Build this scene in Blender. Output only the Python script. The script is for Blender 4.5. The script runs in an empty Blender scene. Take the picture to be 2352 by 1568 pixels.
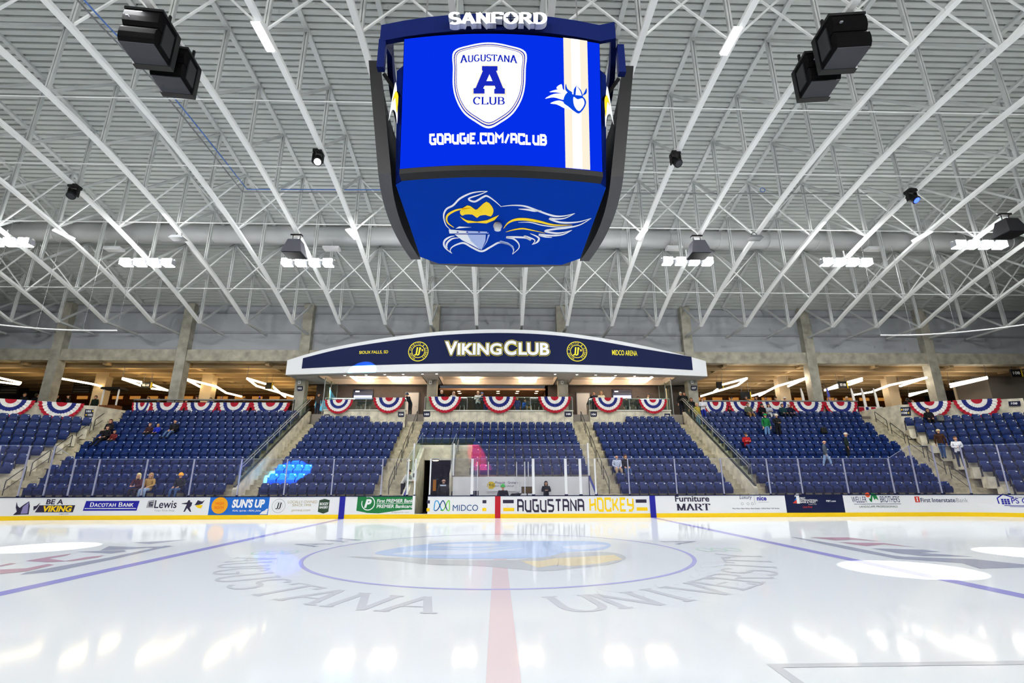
import bpy, math, random
from mathutils import Vector, Matrix
random.seed(7)
PI=math.pi; R=math.radians
C=bpy.context.scene.collection
# ------------------------------------------------------------------ camera (solved from the rink's known lines)
F,PIT,YAW,ROL=1137.83,0.2811458,0.0285946,-0.0024542
CAM=Vector((-0.0589,-13.2975,1.6111)); W,H=2352,1568
_f=Vector((math.sin(YAW)*math.cos(PIT),math.cos(YAW)*math.cos(PIT),math.sin(PIT)))
_r0=Vector((math.cos(YAW),-math.sin(YAW),0)); _u0=_r0.cross(_f)
_r=math.cos(ROL)*_r0+math.sin(ROL)*_u0; _u=-math.sin(ROL)*_r0+math.cos(ROL)*_u0
def at(x,y,X=None,Y=None,Z=None,n=None):
    d=_f*F+_r*(x-W/2)-_u*(y-H/2)
    if X is not None: t=(X-CAM.x)/d.x
    elif Y is not None: t=(Y-CAM.y)/d.y
    elif Z is not None: t=(Z-CAM.z)/d.z
    else:
        q,c=n; q=Vector(q); t=(c-q.dot(CAM))/q.dot(d)
    return CAM+d*t
cd=bpy.data.cameras.new('camera'); cam=bpy.data.objects.new('camera',cd); C.objects.link(cam)
cd.sensor_width=36; cd.lens=F*36/W; cd.clip_end=400; cd.clip_start=.05
M=Matrix((_r,_u,-_f)).transposed().to_4x4(); M.translation=CAM; cam.matrix_world=M
sc=bpy.context.scene; sc.camera=cam
sc.view_settings.view_transform='Standard'; sc.view_settings.look='None'
sc.cycles.max_bounces=5; sc.cycles.diffuse_bounces=3; sc.cycles.glossy_bounces=2; sc.cycles.transmission_bounces=2
sc.cycles.transparent_max_bounces=20; sc.cycles.caustics_reflective=False; sc.cycles.caustics_refractive=False
sc.cycles.use_denoising=True; sc.cycles.sample_clamp_indirect=6; sc.cycles.use_adaptive_sampling=True; sc.cycles.adaptive_threshold=.1; sc.cycles.adaptive_min_samples=12; sc.cycles.light_sampling_threshold=.03
# ------------------------------------------------------------------ materials
def lin(c):
    if isinstance(c,str): c=[int(c[i:i+2],16)/255 for i in (0,2,4)]
    return tuple(((v+.055)/1.055)**2.4 if v>.04045 else v/12.92 for v in c)
MATS={}
def mat(name,col,rough=.55,metal=0,spec=.4,emit=0,noise=0,nscale=3.,bump=0,coat=0,alpha=1,stretch=None):
    if name in MATS: return MATS[name]
    m=bpy.data.materials.new(name); m.use_nodes=True; nt=m.node_tree; b=nt.nodes['Principled BSDF']; c=lin(col)+(1,)
    b.inputs['Base Color'].default_value=c; b.inputs['Roughness'].default_value=rough; b.inputs['Metallic'].default_value=metal
    b.inputs['Specular IOR Level'].default_value=spec; b.inputs['Coat Weight'].default_value=coat
    if emit: b.inputs['Emission Color'].default_value=c; b.inputs['Emission Strength'].default_value=emit
    if noise or bump:
        tc=nt.nodes.new('ShaderNodeTexCoord'); n=nt.nodes.new('ShaderNodeTexNoise'); n.inputs['Scale'].default_value=nscale; n.inputs['Detail'].default_value=6
        src=tc.outputs['Object']
        if stretch:
            mp=nt.nodes.new('ShaderNodeMapping'); mp.inputs['Scale'].default_value=stretch; nt.links.new(src,mp.inputs[0]); src=mp.outputs[0]
        nt.links.new(src,n.inputs['Vector'])
        if noise:
            mx=nt.nodes.new('ShaderNodeMix'); mx.data_type='RGBA'; mx.inputs[6].default_value=tuple(max(0,v*(1-noise)) for v in c[:3])+(1,); mx.inputs[7].default_value=tuple(min(1,v*(1+noise)) for v in c[:3])+(1,)
            rp=nt.nodes.new('ShaderNodeMapRange'); rp.inputs[1].default_value=.3; rp.inputs[2].default_value=.7
            nt.links.new(n.outputs['Fac'],rp.inputs[0]); nt.links.new(rp.outputs[0],mx.inputs[0]); nt.links.new(mx.outputs[2],b.inputs['Base Color'])
        if bump:
            bp=nt.nodes.new('ShaderNodeBump'); bp.inputs['Strength'].default_value=bump; nt.links.new(n.outputs['Fac'],bp.inputs['Height']); nt.links.new(bp.outputs[0],b.inputs['Normal'])
    MATS[name]=m; return m
def schlick(nt,f0,k):
    lw=nt.nodes.new('ShaderNodeLayerWeight'); p=nt.nodes.new('ShaderNodeMath'); p.operation='POWER'; p.inputs[1].default_value=5; nt.links.new(lw.outputs['Facing'],p.inputs[0]); lw.inputs[0].default_value=.5
    m=nt.nodes.new('ShaderNodeMath'); m.operation='MULTIPLY_ADD'; m.inputs[1].default_value=(1-f0)*k; m.inputs[2].default_value=f0*k; nt.links.new(p.outputs[0],m.inputs[0]); return m
def glass(name,tint,haze,hazecol,refl=.6):
    m=bpy.data.materials.new(name); m.use_nodes=True; nt=m.node_tree; nt.nodes.clear()
    o=nt.nodes.new('ShaderNodeOutputMaterial'); t=nt.nodes.new('ShaderNodeBsdfTransparent'); t.inputs[0].default_value=lin(tint)+(1,)
    g=nt.nodes.new('ShaderNodeBsdfGlossy'); g.inputs['Roughness'].default_value=.02; g.inputs[0].default_value=(.9,.92,.95,1)
    d=nt.nodes.new('ShaderNodeBsdfDiffuse'); d.inputs[0].default_value=lin(hazecol)+(1,)
    mu=schlick(nt,.06,refl)
    m1=nt.nodes.new('ShaderNodeMixShader'); m1.inputs[0].default_value=haze; nt.links.new(t.outputs[0],m1.inputs[1]); nt.links.new(d.outputs[0],m1.inputs[2])
    m2=nt.nodes.new('ShaderNodeMixShader'); nt.links.new(mu.outputs[0],m2.inputs[0]); nt.links.new(m1.outputs[0],m2.inputs[1]); nt.links.new(g.outputs[0],m2.inputs[2])
    nt.links.new(m2.outputs[0],o.inputs[0]); MATS[name]=m; return m
G_RINK=glass('rink glass','fcfdff',.085,'a9a6c8',.7); G_RAIL=glass('rail glass','dcebe2',.06,'9fb8a6',.8)  # lilac diffuse haze in the rink glass imitates reflections of the opposite stands
concrete=mat('concrete','d6d0bb',.8,spec=.25,noise=.28,nscale=2.2,bump=.05)
concrete_d=mat('concrete dark','a9a595',.8,spec=.25,noise=.3,nscale=1.6)
concrete_w=mat('concrete warm','b79f78',.85,spec=.2,noise=.3,nscale=.9,stretch=(.3,3,1))
colm=mat('column concrete','a5a294',.8,spec=.25,noise=.25,nscale=1.8)
steel=mat('painted steel','f0f3f2',.5,spec=.3)
steel_d=mat('painted steel grey','c6cac9',.55,spec=.3)
deckm=mat('deck paint','bfc4c1',.6,spec=.25)
panelm=mat('wall panel','a7abb0',.6,spec=.3,noise=.06,nscale=.6)
ductm=mat('duct metal','c9cccd',.5,spec=.4)
black=mat('black','0b0b0d',.55,spec=.3); black_g=mat('black grille','15151a',.7,spec=.2); dgrey=mat('dark grey','3a3a3d',.6)
grey=mat('grey','77787a',.6); white=mat('white','f3f4f4',.4); whitep=mat('white plastic','eceef0',.35)
navy=mat('navy','0c1740',.4,spec=.3); navyd=mat('navy deep','0a1236',.45,spec=.3); seatm=mat('seat blue','0c2a66',.42,spec=.28); seatd=mat('seat frame','0a1431',.5)
seatpan=mat('seat pan blue','0a2258',.45,spec=.25)
yellow=mat('yellow','ffd400',.4); gold=mat('gold','f0d020',.45); red=mat('red','c00d26',.45); blue=mat('blue','0a12b4',.4)
cream=mat('cream','e8dfca',.7); taupe=mat('taupe','5f5550',.8,noise=.1,nscale=8); brown=mat('brown wood','8a5a2a',.6,noise=.35,nscale=2.5,stretch=(.4,1,8))
alu=mat('aluminium','b9bcc4',.35,metal=.6); railm=mat('rail steel','8d8f90',.35,metal=.5); dark_rail=mat('dark rail','2c2e2e',.5)
skin=mat('skin','d9a382',.6); skin2=mat('skin tan','b98263',.6)
# ------------------------------------------------------------------ object helpers
def tag(o,label=None,cat=None,group=None,kind=None):
    if label: o['label']=label
    if cat: o['category']=cat
    if group: o['group']=group
    if kind: o['kind']=kind
    return o
def thing(name,label,cat,loc=(0,0,0),rz=0,group=None,kind=None):
    o=bpy.data.objects.new(name,None); C.objects.link(o); o.location=loc; o.rotation_euler=(0,0,rz); o.empty_display_size=.2
    return tag(o,label,cat,group,kind)
class MB:
    def __init__(s): s.v=[]; s.f=[]; s.m=[]
    def add(s,v,f,mi=0):
        b=len(s.v); s.v+=[tuple(p) for p in v]; s.f+=[tuple(i+b for i in q) for q in f]; s.m+=[mi]*len(f); return s
    def box(s,x0,x1,y0,y1,z0,z1,mi=0):
        return s.add([(x0,y0,z0),(x1,y0,z0),(x1,y1,z0),(x0,y1,z0),(x0,y0,z1),(x1,y0,z1),(x1,y1,z1),(x0,y1,z1)],[(0,3,2,1),(4,5,6,7),(0,1,5,4),(1,2,6,5),(2,3,7,6),(3,0,4,7)],mi)
    def bar(s,p,q,w,h=None,up=(0,0,1),mi=0):
        h=h or w; p=Vector(p); q=Vector(q); d=(q-p).normalized(); u=Vector(up)
        if abs(d.dot(u))>.98: u=Vector((0,1,0))
        a=d.cross(u).normalized(); b=a.cross(d); v=[]
        for c in (p,q):
            for i,j in ((-1,-1),(1,-1),(1,1),(-1,1)): v.append(c+a*(i*w/2)+b*(j*h/2))
        return s.add(v,[(0,3,2,1),(4,5,6,7),(0,1,5,4),(1,2,6,5),(2,3,7,6),(3,0,4,7)],mi)
    def tube(s,pts,r,n=8,closed=False,mi=0):
        pts=[Vector(p) for p in pts]; L=len(pts); v=[]; f=[]; pa=None
        for i,p in enumerate(pts):
            a=pts[(i-1)%L] if (i or closed) else p; b=pts[(i+1)%L] if (i<L-1 or closed) else p
            d=(b-a).normalized()
            if pa is None: u=Vector((0,0,1)) if abs(d.z)<.9 else Vector((0,1,0)); pa=d.cross(u).normalized()
            pa=(pa-d*pa.dot(d)).normalized(); pb=d.cross(pa); rr=r[i] if isinstance(r,(list,tuple)) else r
            for k in range(n): t=2*PI*k/n; v.append(p+pa*(rr*math.cos(t))+pb*(rr*math.sin(t)))
        for i in range(L if closed else L-1):
            for k in range(n): f.append((i*n+k,i*n+(k+1)%n,((i+1)%L)*n+(k+1)%n,((i+1)%L)*n+k))
        if not closed: f.append(tuple(range(n-1,-1,-1))); f.append(tuple((L-1)*n+k for k in range(n)))
        return s.add(v,f,mi)
    def prism(s,poly,fn,d0,d1,mi=0,back=True):
        """poly of (u,v); fn(u,v,w)->point; extruded w=d0..d1 (d1 is the outer face)"""
        n=len(poly); v=[fn(a,b,d1) for a,b in poly]
        if d0==d1: return s.add(v,[tuple(range(n))],mi)
        v+=[fn(a,b,d0) for a,b in poly]; f=[tuple(range(n)),tuple(range(2*n-1,n-1,-1))]+[(i,n+i,n+(i+1)%n,(i+1)%n) for i in range(n)]
        return s.add(v,f,mi)
    def sphere(s,c,rx,ry=None,rz=None,nu=14,nv=8,mi=0,v0=0,v1=1):
        ry=ry or rx; rz=rz or rx; v=[];f=[]
        for j in range(nv+1):
            t=PI*(v0+(v1-v0)*j/nv)
            for i in range(nu): a=2*PI*i/nu; v.append((c[0]+rx*math.sin(t)*math.cos(a),c[1]+ry*math.sin(t)*math.sin(a),c[2]+rz*math.cos(t)))
        for j in range(nv):
            for i in range(nu): f.append((j*nu+i,(j+1)*nu+i,(j+1)*nu+(i+1)%nu,j*nu+(i+1)%nu))
        return s.add(v,f,mi)
    def mesh(s,name,mats,smooth=False):
        me=bpy.data.meshes.new(name); me.from_pydata(s.v,[],s.f)
        for m in (mats if isinstance(mats,(list,tuple)) else [mats]): me.materials.append(m)
        if any(s.m): me.polygons.foreach_set('material_index',s.m)
        if smooth: me.polygons.foreach_set('use_smooth',[True]*len(me.polygons))
        me.update(); return me
    def build(s,name,mats,parent=None,smooth=False,bevel=0):
        o=bpy.data.objects.new(name,s.mesh(name,mats,smooth)); C.objects.link(o)
        if parent: o.parent=parent
        if bevel: b=o.modifiers.new('bevel','BEVEL'); b.width=bevel; b.segments=2; b.limit_method='ANGLE'
        return o
def struct(name,mb,m,parent=None,label=None,smooth=False):
    o=mb.build(name,m,parent,smooth)
    if not parent: o['kind']='structure'; o['label']=label or name.replace('_',' '); 
    return o
def inst(name,me,parent,loc=(0,0,0),rz=0):
    o=bpy.data.objects.new(name,me); C.objects.link(o); o.parent=parent; o.location=loc; o.rotation_euler=(0,0,rz); return o
# ------------------------------------------------------------------ lettering: flat outlines in (u,v), mapped onto any surface
_tc={}
def text2d(s,bold=0.,shear=0.):
    k=(s,bold,shear)
    if k in _tc: return _tc[k]
    cu=bpy.data.curves.new('t','FONT'); cu.body=s; cu.size=1; cu.offset=bold; cu.shear=shear; cu.resolution_u=4; cu.fill_mode='FRONT'
    o=bpy.data.objects.new('t',cu); C.objects.link(o); dg=bpy.context.evaluated_depsgraph_get(); dg.update()
    me=bpy.data.meshes.new_from_object(o.evaluated_get(dg)); v=[(p.co.x,p.co.y) for p in me.vertices]; f=[tuple(p.vertices) for p in me.polygons]
    bpy.data.objects.remove(o); bpy.data.curves.remove(cu); bpy.data.meshes.remove(me)
    _tc[k]=(v,f); return v,f
def fit(g,u0,u1,v0,v1):
    v,f=g; a=min(p[0] for p in v); b=max(p[0] for p in v); c=min(p[1] for p in v); d=max(p[1] for p in v)
    return [(u0+(p[0]-a)*(u1-u0)/(b-a),v0+(p[1]-c)*(v1-v0)/(d-c)) for p in v],f
def seg_geo(strokes,t,thin=1.):
    """thick mitred polylines -> polygons; near-horizontal parts thinner by 'thin'"""
    V=[];Fc=[]
    for pl in strokes:
        pl=[p for k,p in enumerate(pl) if k==0 or math.hypot(p[0]-pl[k-1][0],p[1]-pl[k-1][1])>1e-6]
        if len(pl)<2: continue
        closed=len(pl)>3 and math.hypot(pl[0][0]-pl[-1][0],pl[0][1]-pl[-1][1])<1e-6
        n=len(pl); D=[]; Hs=[]
        for (a,b),(c,d) in zip(pl,pl[1:]):
            L=math.hypot(c-a,d-b); D.append(((c-a)/L,(d-b)/L)); hz=max(0,1-abs(d-b)/L/.7); Hs.append(t/2*(1+(thin-1)*min(1,hz*1.6)))
        q0=len(V)
        for i in range(n):
            ip=(i-1)%(n-1) if closed else max(i-1,0); iN=i%(n-1) if closed else min(i,n-2)
            d0,d1=D[ip],D[iN]; h=(Hs[ip]+Hs[iN])/2; nx,ny=-(d0[1]+d1[1]),d0[0]+d1[0]; m=math.hypot(nx,ny) or 1; nx/=m; ny/=m
            k=min(1.9,1/max(.3,nx*-d1[1]+ny*d1[0])); a,b=pl[i]
            if not closed and n>2 and i in (0,n-1): pass
            V+=[(a-nx*h*k,b-ny*h*k),(a+nx*h*k,b+ny*h*k)]
        for i in range(n-1): Fc.append((q0+2*i,q0+2*i+2,q0+2*i+3,q0+2*i+1))
    return V,Fc
def arcp(cx,cy,rx,ry,a0,a1,n=9): return [(cx+rx*math.cos(R(a0+(a1-a0)*i/n)),cy+ry*math.sin(R(a0+(a1-a0)*i/n))) for i in range(n+1)]
# serif face: strokes, then feet (x,y) that get serifs ; width
SER={'A':([[(.1,0),(.42,1)],[(.42,1),(.78,0)],[(.22,.35),(.66,.35)]],[(.1,0),(.78,0)],.88),
'U':([[(.14,1),(.14,.3)]+arcp(.42,.3,.28,.3,180,360)+[(.7,1)]],[(.14,1),(.7,1)],.84),
'G':([arcp(.42,.5,.34,.5,45,330,14)+[(.72,.42)],[(.5,.42),(.82,.42)]],[],.86),
'S':([arcp(.34,.74,.26,.26,30,270,9)+arcp(.34,.25,.28,.25,90,-150,9)[0:]],[],.68),
'T':([[(.04,.97),(.76,.97)],[(.4,1),(.4,0)],[(.05,1),(.05,.8)],[(.75,1),(.75,.8)]],[(.4,0)],.8),
'N':([[(.12,0),(.12,1)],[(.12,1),(.72,0)],[(.72,0),(.72,1)]],[(.12,0),(.12,1),(.72,1)],.84),
'I':([[(.2,0),(.2,1)]],[(.2,0),(.2,1)],.4),
'V':([[(.08,1),(.42,0)],[(.42,0),(.74,1)]],[(.08,1),(.74,1)],.82),
'E':([[(.14,0),(.14,1)],[(.1,.96),(.66,.96)],[(.14,.52),(.55,.52)],[(.1,.04),(.7,.04)],[(.66,1),(.66,.8)],[(.7,0),(.7,.22)]],[(.14,0),(.14,1)],.78),
'R':([[(.14,0),(.14,1)],[(.14,.96)]+[(.42,.96)]+arcp(.42,.73,.24,.23,90,-90,8)+[(.14,.5)],[(.4,.5),(.76,0)]],[(.14,0),(.14,1),(.76,0)],.84),
'Y':([[(.06,1),(.4,.48)],[(.4,.48),(.74,1)],[(.4,.5),(.4,0)]],[(.06,1),(.74,1),(.4,0)],.8),
'F':([[(.14,0),(.14,1)],[(.1,.95),(.68,.95)],[(.14,.5),(.56,.5)],[(.66,1),(.66,.76)],[(.56,.62),(.56,.38)]],[(.14,0),(.14,1)],.74),
'O':([arcp(.43,.5,.34,.47,0,360,18)],[],.86),
'D':([[(.14,0),(.14,1)],[(.14,.96)]+arcp(.36,.5,.36,.46,90,-90,12)+[(.14,.04)]],[(.14,0),(.14,1)],.84),
'C':([arcp(.42,.5,.34,.48,50,310,14),[(.66,.98),(.66,.72)]],[],.8),
'L':([[(.14,0),(.14,1)],[(.1,.04),(.68,.04)],[(.68,0),(.68,.26)]],[(.14,0),(.14,1)],.74),
'B':([[(.14,0),(.14,1)],[(.14,.96)]+arcp(.4,.74,.22,.22,90,-90,7)+[(.14,.52)],[(.3,.52)]+arcp(.42,.28,.27,.24,90,-90,7)+[(.14,.04)]],[(.14,0),(.14,1)],.8),
'M':([[(.12,0),(.12,1)],[(.12,1),(.48,0)],[(.48,0),(.84,1)],[(.84,1),(.84,0)]],[(.12,0),(.12,1),(.84,0),(.84,1)],.98),
'H':([[(.14,0),(.14,1)],[(.72,0),(.72,1)],[(.14,.5),(.72,.5)]],[(.14,0),(.14,1),(.72,0),(.72,1)],.86),
'K':([[(.14,0),(.14,1)],[(.14,.42),(.68,1)],[(.32,.6),(.74,0)]],[(.14,0),(.14,1),(.68,1),(.74,0)],.84),' ':([],[],.4)}
def serif2d(s,t=.15,thin=.5,sl=.14,small=None):
    V=[];Fc=[];x=0
    for i,ch in enumerate(s):
        st,ft,w=SER[ch.upper()]; k=1.
        if small and ch.islower(): k=small
        g=seg_geo(st,t,thin)
        for (a,b) in ft:
            q=len(g[0]); yy=(.035 if b<.5 else .965); g[0].extend([(a-sl,yy-.035),(a+sl,yy-.035),(a+sl,yy+.035),(a-sl,yy+.035)]); g[1].append((q,q+1,q+2,q+3))
        q=len(V); V+=[(x+p[0]*k,p[1]*k) for p in g[0]]; Fc+=[tuple(j+q for j in f) for f in g[1]]; x+=(w+.06)*k
    return V,Fc
# angular block face (cut corners)
BLK={'A':([[(0,0),(0,1),(.5,1),(.7,.8),(.7,0)],[(0,.45),(.7,.45)]],.7),'U':([[(0,1),(0,.2),(.2,0),(.7,0),(.7,1)]],.7),'G':([[(.62,1),(.2,1),(0,1),(0,.2),(.2,0),(.7,0),(.7,.5),(.4,.5)]],.7),
'S':([[(.7,1),(0,1),(0,.6),(.7,.45),(.7,.15),(.55,0),(0,0)]],.7),'T':([[(0,1),(.7,1)],[(.35,1),(.35,0)]],.7),'N':([[(0,0),(0,1),(.7,.1)],[(.7,0),(.7,1)]],.7),'H':([[(0,0),(0,1)],[(.7,0),(.7,1)],[(0,.45),(.7,.55)]],.7),
'O':([[(0,.2),(0,1),(.5,1),(.7,.8),(.7,0),(.2,0),(0,.2)]],.7),'C':([[(.7,.75),(.7,1),(0,1),(0,.2),(.2,0),(.7,0),(.7,.25)]],.7),'K':([[(0,0),(0,1)],[(0,.45),(.3,.5),(.65,1)],[(.3,.5),(.7,0)]],.7),'E':([[(.65,1),(0,1),(0,0),(.65,0)],[(0,.52),(.5,.52)]],.65),
'Y':([[(0,1),(0,.5),(.7,.42)],[(.7,1),(.7,.2),(.5,0),(.1,0)]],.7),'I':([[(0,0),(0,1)]],.02),'M':([[(0,0),(0,1),(.45,.6),(.9,1),(.9,0)]],.9),'L':([[(0,1),(0,0),(.6,0)]],.6),'B':([[(0,0),(0,1),(.5,1),(.65,.85),(.65,.6),(.5,.5),(.7,.4),(.7,.15),(.55,0),(0,0)],[(0,.5),(.5,.5)]],.7),
'/':([[(0,0),(.5,1)]],.5),'.':([[(0,.0),(.03,.0)]],.03),' ':([],.3)}
def block2d(s,t=.22,gap=.3):
    V=[];Fc=[];x=0
    for ch in s:
        st,w=BLK[ch]; g=seg_geo(st,t) if ch!='.' else ([(-.08,-t/2),(.1,-t/2),(.1,.1),(-.08,.1)],[(0,1,2,3)])
        q=len(V); V+=[(x+p[0],p[1]) for p in g[0]]; Fc+=[tuple(j+q for j in f) for f in g[1]]; x+=w+gap
    return V,Fc
def poly2d(*polys):
    V=[];Fc=[]
    for p in polys: q=len(V); V+=list(p); Fc.append(tuple(range(q,q+len(p))))
    return V,Fc
def ring2d(cu,cv,r0,r1,n=36,a0=0,a1=360,sv=1.):
    V=[];Fc=[]
    for i in range(n+1):
        a=R(a0+(a1-a0)*i/n); V+=[(cu+r0*math.cos(a),cv+sv*r0*math.sin(a)),(cu+r1*math.cos(a),cv+sv*r1*math.sin(a))]
    for i in range(n): Fc.append((2*i,2*i+1,2*i+3,2*i+2))
    return V,Fc
def join2d(*gs):
    V=[];Fc=[]
    for v,f in gs: q=len(V); V+=v; Fc+=[tuple(i+q for i in t) for t in f]
    return V,Fc
def arc_text(make,s,cu,cv,r,h,a0,a1,bottom=False):
    """letters round a circle; a0..a1 degrees of first/last letter centre"""
    out=[]
    n=len(s)
    for i,ch in enumerate(s):
        if ch==' ': continue
        a=R(a0+(a1-a0)*i/max(1,n-1)); v,f=make(ch); w=max(p[0] for p in v)+min(p[0] for p in v); hh=max(p[1] for p in v) or 1; k=h/max(.7,hh)
        rot=a+PI/2 if bottom else a-PI/2; rr=r
        out.append(([(cu+rr*math.cos(a)+((p[0]-w/2)*k)*math.cos(rot)-(p[1]*k)*math.sin(rot),cv+rr*math.sin(a)+((p[0]-w/2)*k)*math.sin(rot)+(p[1]*k)*math.cos(rot)) for p in v],f))
    return join2d(*out)
STEP=1.5e-4
def pieces(n,f):
    p=list(range(n))
    def r(i):
        while p[i]!=i: p[i]=p[p[i]]; i=p[i]
        return i
    for q in f:
        for k in q[1:]: p[r(k)]=r(q[0])
    ids={}
    return [ids.setdefault(r(i),len(ids)) for i in range(n)]
def slice2d(g,step):
    """cut flat shapes into narrow vertical strips so they can follow a curved surface"""
    v,f=g; V=[];Fc=[]
    def clip(p,c,sg):
        o=[]
        for i,q in enumerate(p):
            r=p[(i+1)%len(p)]; a=(q[0]-c)*sg; b=(r[0]-c)*sg
            if a>=0: o.append(q)
            if (a>0 and b<0) or (a<0 and b>0): t=a/(a-b); o.append((q[0]+(r[0]-q[0])*t,q[1]+(r[1]-q[1])*t))
        return o
    for q in f:
        p=[v[i] for i in q]; k=math.floor(min(a for a,_ in p)/step); e=max(a for a,_ in p)
        while k*step<e:
            c=clip(clip(p,k*step,1),(k+1)*step,-1)
            if len(c)>2: n=len(V); V+=c; Fc.append(tuple(range(n,n+len(c))))
            k+=1
    return V,Fc
def put(name,g,m,fn,parent,off=0.,label=None):
    v,f=g; mb=MB(); w=[off]*len(v)
    comp=pieces(len(v),f)
    if 0<max(comp)<70: w=[off+c*STEP*(.2 if fn.__name__=='onice' else 1) for c in comp]
    mb.add([fn(a,b,w[i]) for i,(a,b) in enumerate(v)],f); o=mb.build(name,m,parent)
    if label: o['label']=label
    return o
def smooth2d(pts,n=6,closed=True):
    """Catmull-Rom through control points"""
    L=len(pts); out=[]
    for i in range(L if closed else L-1):
        p=[pts[(i+k-1)%L] if closed else pts[min(max(i+k-1,0),L-1)] for k in range(4)]
        for j in range(n):
            t=j/n; out.append(tuple(.5*((2*p[1][c])+(-p[0][c]+p[2][c])*t+(2*p[0][c]-5*p[1][c]+4*p[2][c]-p[3][c])*t*t+(-p[0][c]+3*p[1][c]-3*p[2][c]+p[3][c])*t**3) for c in (0,1)))
    if not closed: out.append(tuple(pts[-1]))
    return out
def ribbon2d(pts,ws,n=6):
    """tapered stroke along a smooth path: ws widths at control points"""
    p=smooth2d(pts,n,False); L=len(p); V=[];Fc=[]
    for i,(a,b) in enumerate(p):
        q=p[max(i-1,0)]; s=p[min(i+1,L-1)]; d=math.hypot(s[0]-q[0],s[1]-q[1]) or 1; nx,ny=-(s[1]-q[1])/d,(s[0]-q[0])/d
        t=i/(L-1)*(len(ws)-1); k=min(int(t),len(ws)-2); w=(ws[k]+(ws[k+1]-ws[k])*(t-k))/2
        V+=[(a-nx*w,b-ny*w),(a+nx*w,b+ny*w)]
    for i in range(L-1): Fc.append((2*i,2*i+2,2*i+3,2*i+1))
    return V,Fc
ORD='first second third fourth fifth sixth seventh eighth ninth tenth eleventh twelfth thirteenth fourteenth fifteenth sixteenth seventeenth eighteenth nineteenth twentieth twenty-first twenty-second twenty-third twenty-fourth twenty-fifth twenty-sixth twenty-seventh twenty-eighth twenty-ninth thirtieth'.split()
# ================================================================== ICE
def icemat(name,col,rough=.05):
    m=bpy.data.materials.new(name); m.use_nodes=True; nt=m.node_tree; nt.nodes.clear(); o=nt.nodes.new('ShaderNodeOutputMaterial')
    d=nt.nodes.new('ShaderNodeBsdfDiffuse'); d.inputs[0].default_value=lin(col)+(1,); g=nt.nodes.new('ShaderNodeBsdfGlossy'); g.inputs[0].default_value=(.97,.98,1,1)
    tc=nt.nodes.new('ShaderNodeTexCoord'); mp=nt.nodes.new('ShaderNodeMapping'); mp.inputs['Scale'].default_value=(.25,6,1); nz=nt.nodes.new('ShaderNodeTexNoise'); nz.inputs['Scale'].default_value=1.2; nz.inputs['Detail'].default_value=5
    rr=nt.nodes.new('ShaderNodeMapRange'); rr.inputs[3].default_value=.04; rr.inputs[4].default_value=.11; nt.links.new(tc.outputs['Object'],mp.inputs[0]); nt.links.new(mp.outputs[0],nz.inputs['Vector']); nt.links.new(nz.outputs['Fac'],rr.inputs[0]); nt.links.new(rr.outputs[0],g.inputs['Roughness'])
    mu=schlick(nt,.02,.62)
    x=nt.nodes.new('ShaderNodeMixShader'); nt.links.new(mu.outputs[0],x.inputs[0]); nt.links.new(d.outputs[0],x.inputs[1]); nt.links.new(g.outputs[0],x.inputs[2]); nt.links.new(x.outputs[0],o.inputs[0]); return m
ice=icemat('ice','e4eaf0')
CX,CY,CR=22.,4.45,8.5
def bp(s,off=0.):
    """point on the rink edge, s metres along from the centre line; off = outwards"""
    if abs(s)<=CX: return (s,12.95+off)
    a=(abs(s)-CX)/CR; a=min(a,PI/2); e=abs(s)-CX-a*CR
    return (math.copysign(CX+(CR+off)*math.sin(a),s),CY+(CR+off)*math.cos(a)-max(0,e))
mb=MB(); arc=[bp(-36+i*.75) for i in range(97)]
mb.add([(x,y,0) for x,y in arc]+[(arc[-1][0],-17,0),(arc[0][0],-17,0)],[tuple(range(len(arc)+1,-1,-1))])
floor=struct('floor',mb,ice,label='white ice surface of the rink')
def onice(a,b,w=0): return (a,b,.002+w)
i_blue=icemat('ice blue line','a09fdc'); i_blue2=icemat('ice circle line','bcbcec'); i_red=icemat('ice red line','e4d5da'); i_grey=icemat('ice grey paint','cfd3dc'); i_greyd=icemat('ice dark paint','a9aec0'); i_redd=icemat('ice dull red paint','c4a4b4')
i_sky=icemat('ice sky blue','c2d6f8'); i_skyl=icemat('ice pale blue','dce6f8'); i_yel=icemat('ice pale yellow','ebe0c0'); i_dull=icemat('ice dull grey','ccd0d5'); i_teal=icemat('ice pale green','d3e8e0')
for s in (-1,1):
    put('blue_line',poly2d([(s*7.77-.15,-13.),(s*7.77+.15,-13.),(s*7.77+.15,12.9),(s*7.77-.15,12.9)]),i_blue,onice,floor,label='pale blue line across the ice')
put('center_line',poly2d([(-.15,-13),(.15,-13),(.15,-.9),(-.15,-.9)],[(-.15,4.4),(.15,4.4),(.15,12.9),(-.15,12.9)]),i_red,onice,floor,label='pale red line down the middle of the ice')
put('center_circle',ring2d(0,0,4.53,4.62,96),i_blue2,onice,floor,.0005,label='thin blue circle at centre ice')
ser_ice=lambda c: serif2d(c,.13,.45,.12)
put('ice_lettering',arc_text(ser_ice,'AUGUSTANA',0,0,6.15,.98,190,258,True),i_grey,onice,floor,.0006,'grey serif letters AUGUSTANA curving under the circle')
put('ice_lettering',arc_text(ser_ice,'UNIVERSITY',0,0,6.15,.98,281,350,True),i_grey,onice,floor,.0006,'grey serif letters UNIVERSITY curving under the circle')
put('ice_lettering',join2d(arc_text(ser_ice,'AN',0,0,5.15,.98,161,148),arc_text(ser_ice,'A',0,0,5.15,.98,20,20)),i_greyd,onice,floor,.0006,'grey serif letters on the far side of the circle')
def pxp(pts): return [at(x,y,Z=0).xy for x,y in pts]
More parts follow.
